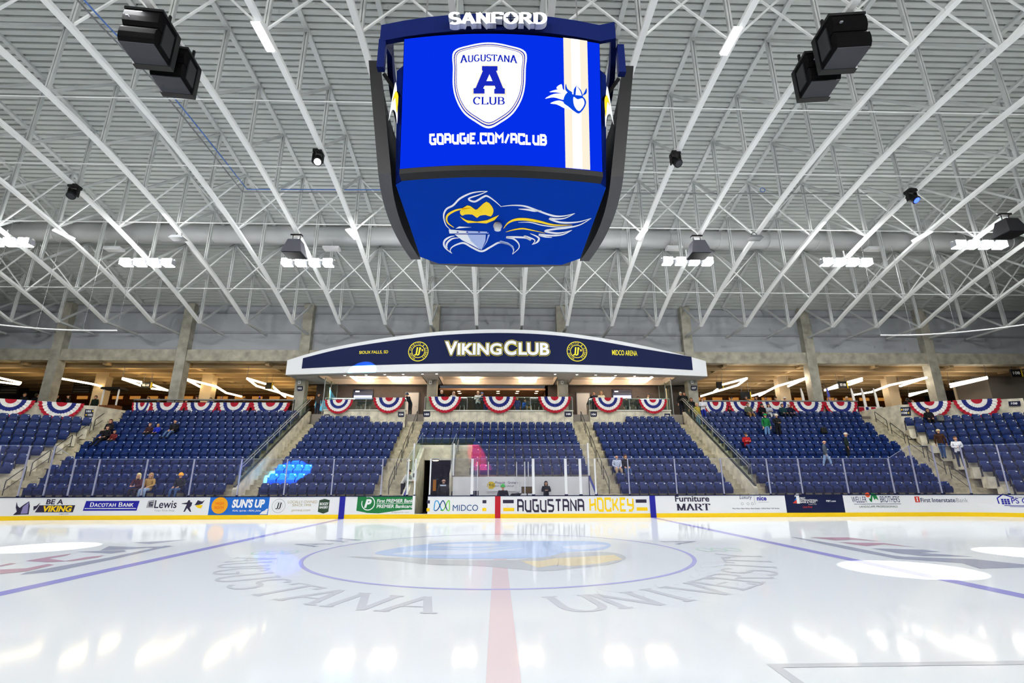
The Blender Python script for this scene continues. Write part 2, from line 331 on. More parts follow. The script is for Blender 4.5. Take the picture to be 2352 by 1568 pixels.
def wave(cx,cy,w,h,t,ph):
    return ribbon2d([(cx-w/2+w*i/8,cy+h*math.sin(PI*1.5*i/4+ph)) for i in range(9)],[t,t])
for X in (-5.6,5.6): put('ice_mark',join2d(wave(X,.2,1.1,.35,.07,0),wave(X,.2,1.1,.35,.07,PI)),i_teal,onice,floor,.0006,'pale blue and green looped mark')
# centre emblem (flowing bands, no figure)
E1=smooth2d([(860,1270),(940,1254),(1040,1245),(1150,1243),(1270,1242),(1360,1243),(1402,1249),(1385,1262),(1300,1268),(1250,1279),(1150,1283),(1030,1283),(930,1279)],4)
put('centre_emblem',poly2d(pxp(E1)),i_sky,onice,floor,.0007,'pale blue flowing shape of the centre ice emblem')
put('centre_emblem',poly2d(*[pxp(smooth2d(p,4)) for p in ([(900,1272),(1000,1263),(1120,1264),(1210,1258),(1100,1271),(1000,1274)],[(985,1252),(1080,1248),(1150,1250),(1080,1256)],[(1290,1256),(1360,1250),(1395,1253),(1340,1262)],[(1000,1258),(1100,1259),(1180,1255),(1100,1262)])]),i_skyl,onice,floor,.0011,'white streaks of the centre ice emblem')
put('centre_emblem',poly2d(pxp(smooth2d([(800,1278),(930,1281),(1050,1286),(1160,1286),(1200,1284),(1290,1270),(1400,1268),(1438,1281),(1400,1296),(1330,1304),(1250,1311),(1180,1306),(1090,1299),(1000,1297),(900,1287)],4))),i_dull,onice,floor,.0005,'grey lower shape of the centre ice emblem')
put('centre_emblem',poly2d(pxp([(1195,1288),(1235,1303),(1280,1297),(1315,1300),(1375,1294),(1430,1284),(1410,1274),(1330,1279),(1275,1282),(1240,1288)])),i_yel,onice,floor,.0009,'yellow zigzag of the centre ice emblem')
# half-hidden advert bands beyond the blue lines
def strips(lst,m,lab): put('ice_band',poly2d(*[pxp(p) for p in lst]),m,onice,floor,.0006 if m is i_greyd else .0016,lab)
strips([[(45,1320),(60,1314),(250,1280),(380,1253),(395,1253),(265,1283),(120,1313)],[(305,1246),(430,1239),(345,1249)],[(322,1256),(400,1254),(365,1260)],[(250,1254),(345,1257),(300,1261),(230,1264)],[(175,1267),(285,1263),(290,1266),(255,1271)]],i_greyd,'dull grey slanted band beyond the left blue line')
strips([[(58,1288),(110,1279),(165,1271),(155,1275),(112,1283),(150,1288),(200,1279),(240,1275),(225,1280),(170,1288),(110,1291)],[(0,1298),(25,1293),(38,1294),(0,1301)],[(0,1308),(60,1305),(110,1295),(125,1297),(60,1312),(0,1318)]],i_redd,'dull red curved shapes beyond the left blue line')
strips([[(1815,1233),(1830,1234),(1930,1251),(2050,1275),(2075,1278),(2240,1284),(2352,1296),(2352,1303),(2250,1306),(2210,1293),(2060,1283),(1950,1262)],[(2000,1259),(2120,1262),(2160,1267),(2115,1269),(2235,1278),(2120,1277),(2060,1270)]],i_greyd,'dull grey slanted band beyond the right blue line')
strips([[(1860,1234),(1950,1234),(2020,1243),(1960,1239),(1920,1241)],[(1925,1245),(2030,1247),(2105,1257),(2030,1250),(1990,1254)]],i_redd,'dull red curved shapes beyond the right blue line')
put('crease_line',poly2d([(2.45,-8.2),(8.5,-8.2),(8.5,-8.1),(2.45,-8.1)],[(2.4,-9.4),(2.5,-9.4),(2.55,-8.1),(2.45,-8.1)]),icemat('ice faint grey','c9ced6'),onice,floor,.0006,'thin grey painted line near the bench')
# ================================================================== BOARDS
def sx(x): return at(x,1165,Y=12.95).x
def sz(y): return max(0,(1190.5-y)/49.4*1.08)
def onb(s,z,w=0): x,y=bp(s,-.004-w); return (x,y,z)
def strip(mb,s0,s1,z0,z1,o0,o1,mi=0):
    n=max(1,int(abs(s1-s0)/.18)) if max(abs(s0),abs(s1))>CX else 1
    for i in range(n):
        a=s0+(s1-s0)*i/n; b2=s0+(s1-s0)*(i+1)/n; P=[bp(a,o0),bp(b2,o0),bp(b2,o1),bp(a,o1)]
        mb.add([(p[0],p[1],z0) for p in P]+[(p[0],p[1],z1) for p in P],[(0,3,2,1),(4,5,6,7),(0,1,5,4),(1,2,6,5),(2,3,7,6),(3,0,4,7)],mi)
    return mb
boardw=mat('board white','f1f2f4',.3,spec=.5); inkd=mat('ink dark','2b2440',.4); inkn=mat('ink navy','1b2a5c',.4)
I={'n':mat('ink royal','17179c',.4),'k':mat('ink black','1c1c22',.4),'y':yellow,'w':white,'b':mat('ink sky','1268c8',.4),'g':mat('ink green','0f7a3c',.4),'o':mat('ink orange','ef5a1c',.4),'gy':mat('ink grey','a3a5a9',.5),'gd':mat('ink old gold','b9a878',.5),'m':mat('ink midco','0c4a86',.4),'lb':mat('ink light blue','34a4e0',.4),'lg':mat('ink lime','7bd63b',.4),'or':mat('ink amber','f5a70c',.4),'r':mat('ink red','d03428',.4),'pu':mat('ink lilac','8f86b8',.4),'dg':mat('ink moss','2f4a35',.4),'d':inkd,'nv':inkn}
BRD={}
def board(x0,x1,label,base='w',z0=.2):
    s0,s1=sx(x0),sx(x1); t=thing('dasher_board',label,'rink board',(bp((s0+s1)/2)[0],bp((s0+s1)/2)[1],0),group='advert boards along the far side of the rink')
    inv=t.location
    def sub(name,mb,m): mb.v=[(a-inv.x,b2-inv.y,c) for a,b2,c in mb.v]; return mb.build(name,m,t)
    sub('facing',strip(MB(),s0,s1,.2,1.045,0,.06),{'w':boardw,'b':I['b'],'nv':navy}[base])
    sub('kick_plate',strip(MB(),s0,s1,0,.2,-.015,.06),yellow); sub('top_rail',strip(MB(),s0,s1,1.045,1.085,-.02,.12),navy)
    def ink(name,g,m,off=.003,lab=None):
        v,f=slice2d(g,.22) if max(abs(s0),abs(s1))>CX-.5 else g; mb=MB(); P=[onb(a,z,off) for a,z in v]
        comp=pieces(len(v),f)
        if 0<max(comp)<70: P=[onb(a,z,off+comp[i]*STEP) for i,(a,z) in enumerate(v)]
        mb.add(P,f); o=sub(name,mb,m)
        if lab: o['label']=lab
        return o
    def T(s,xa,xb,ya,yb,m,bold=0.,shear=0.,gen=None,off=.003):
        g=gen or text2d(s,bold,shear); ink('lettering',fit(g,sx(xa),sx(xb),sz(yb),sz(ya)),I[m],off)
    def Pn(name,polys,m,off=.002): ink(name,poly2d(*[[(sx(x),sz(y)) for x,y in p] for p in polys]),I[m],off)
    def Rg(name,x,y,r0,r1,m,off=.003,**k):
        q=1/45.7; ink(name,ring2d(sx(x),sz(y),r0*q,r1*q,**k),I[m],off)
    return t,T,Pn,Rg,ink
t,T,Pn,Rg,ink=board(-75,14,'white rink board cut by the photo edge, one blue letter at its end'); T('S',-9,5,1155,1170,'n',.02)
t,T,Pn,Rg,ink=board(14,182,'white rink board reading BE A VIKING beside a horned helmet emblem')
T('BE A',104,143,1146,1157,'d',.03); Pn('emblem_bar',[[(90,1159),(172,1159),(170,1174),(84,1174)]],'d'); T('VIKING',100,166,1160,1173,'y',.04,.1,off=.005)
Pn('helmet_emblem',[[(41,1151),(45,1160),(50,1164),(55,1159),(66,1150),(70,1160),(72,1178),(40,1179),(46,1172),(42,1163)]],'d'); Pn('helmet_emblem',[[(56,1162),(66,1152),(69,1176),(55,1177)]],'pu',.004); Pn('helmet_emblem',[[(78,1161),(84,1160),(91,1153),(86,1165),(80,1170)]],'d')
T('augie.edu',139,161,1176,1179,'d')
t,T,Pn,Rg,ink=board(182,327,'white rink board with a blue box reading DACOTAH BANK')
Pn('blue_box',[[(195,1150),(318,1150),(315,1171),(192,1171)]],'n'); ink('lettering',fit(serif2d('DacotaH BanK'.replace('H','h').replace('K','k'),.2,.6,.1,.8),sx(206),sx(306),sz(1163),sz(1153)),I['w'],.004); Pn('underline',[[(195,1165.5),(313,1165.5),(313,1167),(195,1167)]],'w',.004)
t,T,Pn,Rg,ink=board(327,480,'white rink board reading Lewis with a running figure and bee emblem')
T('Lewis',354,405,1149,1166,'d',.01); T('Your First Stop',356,402,1169,1174,'gy'); Pn('square_mark',[[(338,1150),(352,1148),(352,1165),(336,1165)]],'gy'); Pn('square_mark',[[(341,1153),(350,1153),(350,1155),(344,1155),(344,1157),(350,1157),(350,1162),(341,1162),(341,1160),(347,1160),(347,1159),(341,1159)]],'d',.004)
Pn('runner_emblem',[[(416,1156),(428,1154),(430,1149),(434,1149),(435,1153),(440,1154),(439,1161),(436,1165),(441,1174),(438,1174),(430,1166),(426,1174),(423,1174),(426,1164),(428,1158),(416,1157)]],'d'); Pn('bee_emblem',[[(452,1149),(462,1152),(468,1149),(463,1157),(456,1159),(446,1160)]],'d'); Pn('bee_emblem',[[(448,1161),(456,1159),(465,1160),(462,1167),(455,1166)]],'y',.004)
t,T,Pn,Rg,ink=board(480,617,"bright blue rink board reading SUN'S UP with an orange disc",'b')
Rg('orange_disc',504,1160.5,0,18,'or'); T('HIGH',494,513,1153,1159,'o',.01,off=.005); T('NOON',493,514,1162,1168,'o',.01,off=.005); T("SUN'S UP",532,607,1147,1166,'w',.05,.12); T('REAL Spirits - REAL Juice',535,600,1170,1175,'w',.01,.2); Pn('white_cloud',[[(598,1180),(603,1174),(609,1172),(613,1168),(616,1168),(615,1180)]],'w')
t,T,Pn,Rg,ink=board(617,779,'white rink board reading LOCALLY OWNED SINCE 1998 between two badges')
Rg('round_badge',639.5,1162,14.2,15,'gy'); Rg('round_badge',639.5,1162,8.6,9.1,'gy'); T('JJ',633,646,1155,1169,'k',.01,.1); T('LOCALLY OWNED',660,728,1150.5,1156.5,'gd'); T('SINCE 1998',671,714,1158,1163,'gd'); T('JJSWINE.COM',670,713,1170,1175,'gd')
Pn('green_badge',[[(732,1150),(744,1147),(756,1150),(755,1175),(744,1179),(731,1175)]],'dg'); T('BOOZY',734,754,1155,1161,'w',.03,off=.005); T('BAKERY',734,754,1163,1168,'w',.03,off=.005)
t,T,Pn,Rg,ink=board(779,792,'narrow blue stripe section of the rink boards left of the tunnel'); ink('blue_stripe',poly2d([(sx(779),0),(sx(792),0),(sx(792),1.05),(sx(779),1.05)]),I['n'],.02)
t,T,Pn,Rg,ink=board(792,952,'white rink board with green First PREMIER Bank panel beside the open gate')
Pn('green_panel',[[(820,1141.5),(947,1141.5),(947,1171),(925,1171.5),(900,1175),(870,1179),(845,1178),(819,1173)]],'g'); Rg('round_mark',845,1157,13.6,15.6,'w',.004,a0=-200,a1=110); T('P',836,853,1148,1167,'w',.05,.25,off=.004)
T('First PREMIER Bank',865,948,1148,1156,'w',.02,.12,off=.004); Pn('divider',[[(864,1157.5),(947,1157.5),(947,1158.2),(864,1158.2)]],'w',.004); T('PREMIER Bankcard',865,948,1160,1167.5,'w',.02,.12,off=.004); T('firstpremier.com',900,940,1174.5,1179,'gy')
mbp=MB(); mbp.box(sx(947)-t.location.x,sx(952.5)-t.location.x,-.04,.14,.2,1.085); mbp.build('end_post',white,t)
t=thing('gate_threshold','low yellow sill across the open rink gate','sill',(sx(967),12.95,0)); h=(sx(982)-sx(952))/2; MB().box(-h,h,-.015,.06,0,.2).build('kick_plate',yellow,t); MB().box(-h,h,-.015,.1,.2,.215).build('top_strip',white,t)
t,T,Pn,Rg,ink=board(982,1137,'white rink board reading MIDCO with a looped blue and green mark')
for x0,x1 in ((980,987),(1108,1117)): Pn('dark_bar',[[(x0,1151),(x1,1151),(x1,1158),(x0,1158)]],'d'); Pn('yellow_bar',[[(x0,1168),(x1,1168),(x1,1175),(x0,1175)]],'y')
def rib(xs,m,w=2.2): ink('loop_mark',ribbon2d([(sx(x),sz(y)) for x,y in xs],[w/45.7]*2,8),I[m],.004)
rib([(997,1173),(998,1160),(1000,1153),(1005,1153),(1009,1160),(1013,1169),(1017,1173)],'lb'); rib([(998,1173),(1003,1173),(1008,1167),(1013,1156),(1017,1152),(1021,1157),(1024,1165),(1027,1172)],'m'); rib([(1012,1172),(1018,1173),(1023,1165),(1027,1155),(1031,1152),(1032,1160),(1032,1173),(1026,1172)],'lg')
T('MIDCO',1040,1098,1161,1174.5,'m',.0)
t,T,Pn,Rg,ink=board(1137,1149.5,'narrow red stripe section of the rink boards at centre line'); ink('red_stripe',poly2d([(sx(1137),0),(sx(1149.5),0),(sx(1149.5),1.05),(sx(1137),1.05)]),red,.02)
t,T,Pn,Rg,ink=board(1149.5,1493,'long white rink board reading AUGUSTANA HOCKEY in dark and yellow block letters')
for x0,x1 in ((1155,1180),(1461,1486)): Pn('dark_bar',[[(x0,1150.5),(x1,1150.5),(x1,1158),(x0,1158)]],'d'); Pn('yellow_bar',[[(x0+1,1168),(x1+1,1168),(x1+1,1175.5),(x0+1,1175.5)]],'y')
ink('lettering',fit(block2d('AUGUSTANA',.2,.34),sx(1188),sx(1342),sz(1178),sz(1147)),I['d'],.004); ink('lettering',fit(block2d('HOCKEY',.2,.34),sx(1354),sx(1456),sz(1177.5),sz(1146)),I['y'],.004)
t,T,Pn,Rg,ink=board(1493,1506,'narrow blue stripe section of the rink boards right of centre'); ink('blue_stripe',poly2d([(sx(1493),0),(sx(1506),0),(sx(1506),1.05),(sx(1493),1.05)]),I['n'],.02)
t,T,Pn,Rg,ink=board(1506,1661,'white rink board reading Furniture MART in dark letters')
T('Furniture',1552,1631,1142.5,1156,'d',.025); ink('lettering',fit(serif2d('MART',.2,.35,.16),sx(1554),sx(1632),sz(1176),sz(1160)),I['d'],.004)
t,T,Pn,Rg,ink=board(1661,1806,'white rink board reading Luxury and nice with small car badges')
T('Luxury',1701,1730,1142,1153,'nv',0,.3); Pn('divider',[[(1735,1141),(1735.7,1141),(1735.7,1163),(1735,1163)]],'gy'); T('nice',1741,1763,1144,1154,'n',.03); T('just ask around',1743,1767,1156,1159,'gy'); T('Nice Cars, Nice Values, Nice People.  I-29 & West 12th Street.',1682,1790,1170,1173.5,'nv',.01)
for x in (1706,1719,1729): Rg('car_badge',x,1161,2.2,3,'gy')
t,T,Pn,Rg,ink=board(1806,1940,'dark navy rink board reading FIRST INTERNATIONAL BANK & TRUST','nv')
T('FIRST',1840,1853,1147,1151,'w',.02); T('INTERNATIONAL',1840,1881,1151.5,1155.5,'w',.02); T('BANK & TRUST',1840,1876,1156,1160,'w',.02); T('Member FDIC',1858,1877,1161.5,1163.5,'w'); T('Live First',1844,1866,1166,1171,'r',.01,.2); T('FIBT.com',1900,1922,1153.5,1157.5,'w',.02)
Pn('numeral_mark',[[(1829,1142),(1834,1139),(1839,1139),(1839,1161),(1832,1161),(1832,1144),(1829,1146)]],'w',.004); Pn('red_wedge',[[(1822,1160),(1835,1150),(1836,1161)]],'r'); Pn('blue_wedge',[[(1826,1155),(1833,1146),(1833,1152)]],'b')
t,T,Pn,Rg,ink=board(1940,2084,'white rink board reading WELLER BROTHERS LANDSCAPE PROFESSIONALS')
T('WELLER',1959,1994,1146,1159,'nv'); T('BROTHERS',2025,2070,1145,1159,'nv'); Pn('underline',[[(1963,1162),(2071,1162),(2071,1163),(1963,1163)]],'nv'); T('LANDSCAPE PROFESSIONALS',1974,2062,1166,1170.5,'dg')
Rg('orange_disc',1998,1142,0,5.6,'o'); Pn('green_leaf',[[(1999,1149),(2003,1151),(2007,1138),(2012,1138),(2018,1142),(2021,1154),(2015,1150),(2012,1154),(2009,1144),(2005,1159),(2001,1156)]],'g')
t,T,Pn,Rg,ink=board(2084,2238,'white rink board reading First Interstate Bank with a red mark')
T('First Interstate',2118,2193,1149.5,1159,'nv',.012); T('Bank',2195,2218,1150,1159,'gy'); Pn('red_mark',[[(2105,1146),(2116,1146),(2116,1159),(2105,1159)]],'r'); Pn('red_mark',[[(2108,1148),(2113,1148),(2111.6,1150),(2111.6,1155),(2113,1157),(2108,1157),(2109.4,1155),(2109.4,1150)]],'w',.004)
t,T,Pn,Rg,ink=board(2238,2420,'white rink board reading PS GARAGE with a blue house emblem')
T('PS GARAGE DOORS',2295,2418,1149,1161,'n',.01); T('RESIDENTIAL - COMMERCIAL',2298,2400,1146,1149,'nv'); Pn('underline',[[(2281,1165),(2400,1165),(2400,1166.3),(2281,1166.3)],[(2290,1167.5),(2400,1167.5),(2400,1168.4),(2290,1168.4)]],'n')
ink('house_emblem',ribbon2d([(sx(2273),sz(1162)),(sx(2272),sz(1150)),(sx(2272.2),sz(1149.5)),(sx(2283),sz(1141)),(sx(2283.4),sz(1141)),(sx(2300),sz(1148))],[.05,.05],3),I['n']); Pn('house_window',[[(2278+5*i,1151+4.2*j),(2282+5*i,1151+4.2*j),(2282+5*i,1154.6+4.2*j),(2278+5*i,1154.6+4.2*j)] for i in range(3) for j in range(3)],'n')
for s in (-1,1):
    mb=MB(); strip(mb,s*25.9 if s<0 else 27.2,s*36,.2,1.045,0,.06); 
    if s<0: 
        mb=strip(MB(),-36,sx(-75),.2,1.045,0,.06)
        k=strip(MB(),-36,sx(-75),0,.2,-.015,.06); c2=strip(MB(),-36,sx(-75),1.045,1.085,-.02,.12)
    else:
        mb=strip(MB(),sx(2420),36,.2,1.045,0,.06); k=strip(MB(),sx(2420),36,0,.2,-.015,.06); c2=strip(MB(),sx(2420),36,1.045,1.085,-.02,.12)
    t=thing('dasher_board','plain white curved rink board beyond the %s photo edge'%('left' if s<0 else 'right'),'rink board'); mb.build('facing',boardw,t); k.build('kick_plate',yellow,t); c2.build('top_rail',navy,t)
# ================================================================== RINK GLASS
posts=[(-60,'s'),(-20,'s'),(38,'s'),(91,'s'),(146,'s'),(204,'s'),(317,'s'),(427,'s'),(539,'s'),(647,'s'),(757,'s'),(872,'s'),(933,'w'),(950,'w'),(985,'w'),(1083,'W'),(1226,'W'),(1302,'W'),(1336,'W'),(1371,'w'),(1449,'s'),(1559,'s'),(1668,'s'),(1776,'s'),(1850.5,'s'),(1957,'s'),(2064,'s'),(2119.5,'s'),(2171,'s'),(2229,'s'),(2295.5,'s'),(2350,'s'),(2410,'s')]
postm=mat('stanchion','b4b6cf',.35,metal=.3)
def ptop(s): return 2.9 if abs(s)<21.4 else 3.55
nl={'s':'thin grey glass stanchion','w':'white stanchion','W':'broad white stanchion'}
for i,(x,k) in enumerate(posts):
    s=sx(x); X,Y=bp(s,.05); w={'s':.05,'w':.07,'W':.13}[k]
    zt=max(ptop(s-.3),ptop(s+.3)) if abs(s)>21.6 else ptop(s)
    side='left' if s<0 else 'right'
    if -60<x<933: lab='%s, %s to the left of the tunnel gate'%(nl[k],ORD[11-i+0] if i<12 else '')
    elif x in (933,950): lab='white stanchion on the boards just left of the open gate'+(', nearer the gate' if x==950 else ', the outer one')
    elif x==985: lab='white stanchion at the right edge of the open gate'
    elif k=='W': lab='broad white box stanchion, %s from the left in front of the white wall'%ORD[[1083,1226,1302,1336].index(x)]
    elif x==1371: lab='white stanchion at the right end of the white box wall'
    elif x>=1449: lab='%s, %s to the right of the white box'%(nl[k],ORD[i-20])
    else: lab='thin grey glass stanchion at the far left photo edge'
    t=thing('glass_stanchion',lab,'stanchion',(X,Y,1.085),-math.copysign(max(0,abs(s)-CX)/CR,s),group='stanchions along the rink boards')
    MB().box(-w/2,w/2,-.03,.03,0,zt-1.085).build('post',postm if k=='s' else whitep,t); MB().box(-w/2-.02,w/2+.02,-.045,.045,0,.05).build('foot',navy,t)
n=0
for (xa,ka),(xb,kb) in zip(posts,posts[1:]):
    if (xa,xb) in ((950,985),(933,950)): continue
    s0,s1=sx(xa)+.03,sx(xb)-.03; X,Y=bp((s0+s1)/2,.05)
    za,zb=ptop(s0),ptop(s1); m=8 if max(abs(s0),abs(s1))>CX else 1; mb=MB()
    for i in range(m):
        a=s0+(s1-s0)*i/m; b2=s0+(s1-s0)*(i+1)/m; p,q=bp(a,.05),bp(b2,.05); h0=za+(zb-za)*i/m; h1=za+(zb-za)*(i+1)/m
        mb.add([(p[0]-X,p[1]-Y,0),(q[0]-X,q[1]-Y,0),(q[0]-X,q[1]-Y,h1-1.085),(p[0]-X,p[1]-Y,h0-1.085)],[(0,1,2,3)])
    o=mb.build('rink_glass',G_RINK); o.location=(X,Y,1.085)
    mid=(s0+s1)/2
    if xa<872: lab='clear rink glass pane, %s to the left of the tunnel gate'%ORD[11-n]
    elif xa==872: lab='clear rink glass pane next to the tunnel gate on its left'
    elif xa<1371: lab='clear rink glass pane in front of the white box, %s from the gate'%ORD[n-12]
    else: lab='clear rink glass pane, %s to the right of the white box'%ORD[n-17]
    tag(o,lab,'glass pane','rink glass panes'); 
    # bright polished upper edge belongs to the pane
    e=MB()
    for i in range(m):
        a=s0+(s1-s0)*i/m; b2=s0+(s1-s0)*(i+1)/m; p,q=bp(a,.05),bp(b2,.05); h0=za+(zb-za)*i/m; h1=za+(zb-za)*(i+1)/m
        e.bar((p[0]-X,p[1]-Y,h0-1.085),(q[0]-X,q[1]-Y,h1-1.085),.014)
    e.build('polished_edge',mat('glass edge','aab4c8',.3),o); n+=1
# ================================================================== STANDS
RY=lambda k:14+.84*k           # back-of-seat line of row k
FZ=lambda k:.88+.5*k           # tread height of row k
riser=mat('shaded riser concrete','b3ab93',.85,spec=.2,noise=.3,nscale=3); TER=[concrete,riser]  # riser faces darker than treads: shading of the steps put into the colour
def steps(mb,xa,xb,k0,k1,half=None):
    for k in range(k0,k1+1):
        a=xa(k) if callable(xa) else xa; b=xb(k) if callable(xb) else xb
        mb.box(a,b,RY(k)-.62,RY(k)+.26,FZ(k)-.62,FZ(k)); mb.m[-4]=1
        if half:
            for (p,q) in half:
                p=p(k) if callable(p) else p; q=q(k) if callable(q) else q
                mb.box(p,q,RY(k)-.2,RY(k)+.22,FZ(k),FZ(k)+.25); mb.m[-4]=1
    return mb
L103=lambda k:-24.45-.19*k; R107=lambda k:24.55+.19*k
struct('floor_terrace',steps(MB(),lambda k:L103(k)-4.5,-13.45,0,10,[(-14.05,-13.45),(lambda k:L103(k)-1.7,L103)]),TER,label='stepped concrete terrace of section 103')
struct('floor_terrace',steps(MB(),-13.3,-5.0,0,9,[(-13.3,-12.45),(-6.4,-5.0)]),TER,label='stepped concrete terrace of section 104')
mb=steps(MB(),-1.5,5.2,2,8); steps(mb,-5.0,-1.5,6,8); steps(mb,-2.6,-1.5,2,5,[(-2.6,-1.5)])
struct('floor_terrace',mb,TER,label='stepped concrete terrace of section 105')
a_=steps(MB(),-6.4,-5.03,10,10,[(-6.4,-5.03)]); steps(a_,5.13,6.5,10,10,[(5.13,6.5)]); struct('floor_stair_top',a_,TER,label='top steps of the aisles beside section 105')
struct('floor_terrace',steps(MB(),5.2,13.3,0,9,[(5.2,6.5),(12.55,13.3)]),TER,label='stepped concrete terrace of section 106')
struct('floor_terrace',steps(MB(),13.45,lambda k:R107(k)+4.5,0,10,[(13.45,14.35),(R107,lambda k:R107(k)+1.7)]),TER,label='stepped concrete terrace of section 107')
struct('floor_walkway',MB().box(-32,-5.1,12.6,13.5,-.4,-.05).box(5.2,32,12.6,13.5,-.4,-.05),concrete_d,label='low concrete walkway behind the rink boards')
def corner(sg):
    q=Matrix.Rotation(-sg*R(27),4,'Z'); return q
NV={1:(.454,.891,0),-1:(-.454,.891,0)}; UV={1:(.891,-.454,0),-1:(-.891,-.454,0)}
def cpt(sg,u,n,z): return (UV[sg][0]*u+NV[sg][0]*n,UV[sg][1]*u+NV[sg][1]*n,z)
CN=lambda k:23.4+.84*k; CZ=lambda k:.93+.52*k; CU={1:lambda k:18.2-.3*k,-1:lambda k:17.3-.3*k}
def cbox(mb,sg,u0,u1,n0,n1,z0,z1):
    P=[cpt(sg,a,b,z) for z in (z0,z1) for a,b in ((u0,n0),(u1,n0),(u1,n1),(u0,n1))]
    return mb.add(P,[(0,3,2,1),(4,5,6,7),(0,1,5,4),(1,2,6,5),(2,3,7,6),(3,0,4,7)])
for sg,nm in ((-1,'102'),(1,'108')):
    mb=MB()
    for k in range(9): cbox(mb,sg,CU[sg](k)-.25,30,CN(k)-.62,CN(k)+.26,CZ(k)-.62,CZ(k))
    struct('floor_terrace',mb,TER,label='stepped concrete terrace of corner section '+nm)
# ---- seats
def seat_meshes():
    B=MB(); nx,nz=6,6
    for side in (0,1):
        for j in range(nz+1):
            z=.42+.43*j/nz; hw=.225 if z<.72 else .225-.075*((z-.72)/.13)**2.2
            for i in range(nx+1):
                a=-1+2*i/nx; B.v.append((a*hw,(z-.42)*.2-.03-.05*(1-a*a)*(-1)*.5-(.05 if side==0 else 0),z))
    S=(nx+1)*(nz+1)
    for j in range(nz):
        for i in range(nx):
            p=j*(nx+1)+i; B.f.append((p,p+1,p+nx+2,p+nx+1)); p+=S; B.f.append((p+nx+1,p+nx+2,p+1,p))
    ed=[i for i in range(nx+1)]+[j*(nx+1)+nx for j in range(1,nz+1)]+[nz*(nx+1)+i for i in range(nx-1,-1,-1)]+[j*(nx+1) for j in range(nz-1,0,-1)]
    for i,e in enumerate(ed): f=ed[(i+1)%len(ed)]; B.f.append((e,e+S,f+S,f))
    B.m=[0]*len(B.f)
    Pn=MB()
    def pan(mb,fold):
        # cross-section in (y,z); folded up: front shell stands in front of the back
        prof=[(-.17,.26),(-.2,.34),(-.205,.44),(-.2,.52),(-.17,.6),(-.14,.61),(-.11,.52),(-.1,.4),(-.11,.28)]
        if not fold: prof=[(-.02,.4),(-.12,.42),(-.24,.43),(-.36,.43),(-.42,.41),(-.42,.38),(-.3,.36),(-.15,.35),(-.03,.35)]
        hw=[.2,.21,.215,.215,.2,.2,.21,.21,.2]; n=len(prof); v=[(-hw[i],y,z) for i,(y,z) in enumerate(prof)]+[(hw[i],y,z) for i,(y,z) in enumerate(prof)]
        mb.add(v,[(i,(i+1)%n,n+(i+1)%n,n+i) for i in range(n)]+[tuple(range(n-1,-1,-1)),tuple(range(n,2*n))])
        if fold:
            for z in (.38,.46): mb.box(-.15,.15,-.213,-.2,z,z+.02)
        return mb
    pf,pd=pan(MB(),1),pan(MB(),0)
    N=MB(); n=10; N.add([(.13+.042*math.cos(2*PI*i/n),-.045-.006*1,.775+.026*math.sin(2*PI*i/n)) for i in range(n)],[tuple(range(n-1,-1,-1))])
    N.v=[(x,(z-.42)*.2-.088+.0,z) for x,y,z in N.v]
    A=MB(); A.box(-.262,-.238,-.16,.04,0,.6).box(-.268,-.232,-.3,.02,.6,.632).box(-.28,-.22,-.12,.06,0,.03)
    return B,pf,pd,N,A
SB,SPF,SPD,SN,SA=seat_meshes()
platem=mat('seat number plate','dfe2dc',.25,spec=.6)
me_b=SB.mesh('seat backrest',seatm,True); me_pf=SPF.mesh('seat pan up',seatpan); me_pd=SPD.mesh('seat pan down',seatpan); me_n=SN.mesh('seat plate',platem); me_a=SA.mesh('seat arm',seatd)
SEATS=[]  # (section,row,index,count,x,y,z,rz)
def row(sec,k,x0,x1,n):
    for i in range(n): SEATS.append((sec,k,i,n,x0+(x1-x0)*i/max(1,n-1),RY(k),FZ(k),0))
for k in range(11):
    n=round((24.15+.19*max(0,k-1)-14.42)/.508)+1
    row('103',k,-14.42-.508*(n-1),-14.42,n); row('107',k,14.56,14.56+.508*(n-1),n)
for k in range(9): row('104',k,-12.17,-6.73,12); row('106',k,6.7,12.24,12)
row('104',9,-12.14,-9.18,7); row('106',9,9.17,12.18,7)
for k in range(2,6): row('105',k,-1.37,4.84,13)
for k in range(6,9): row('105',k,-4.9,4.8,20)
for sg,nm in ((-1,'102'),(1,'108')):
    for k in range(2 if sg<0 else 0,9):
        for i in range(13):
            x,y,z=cpt(sg,CU[sg](k)+.508*i,CN(k),CZ(k)); SEATS.append((nm,k,i,13,x,y,z,-sg*R(27)))
def proj(p):
    d=Vector(p)-CAM; z=d.dot(_f); return W/2+F*d.dot(_r)/z,H/2-F*d.dot(_u)/z,z
TAKEN=[]   # (x,y) of occupied seats, filled by people below
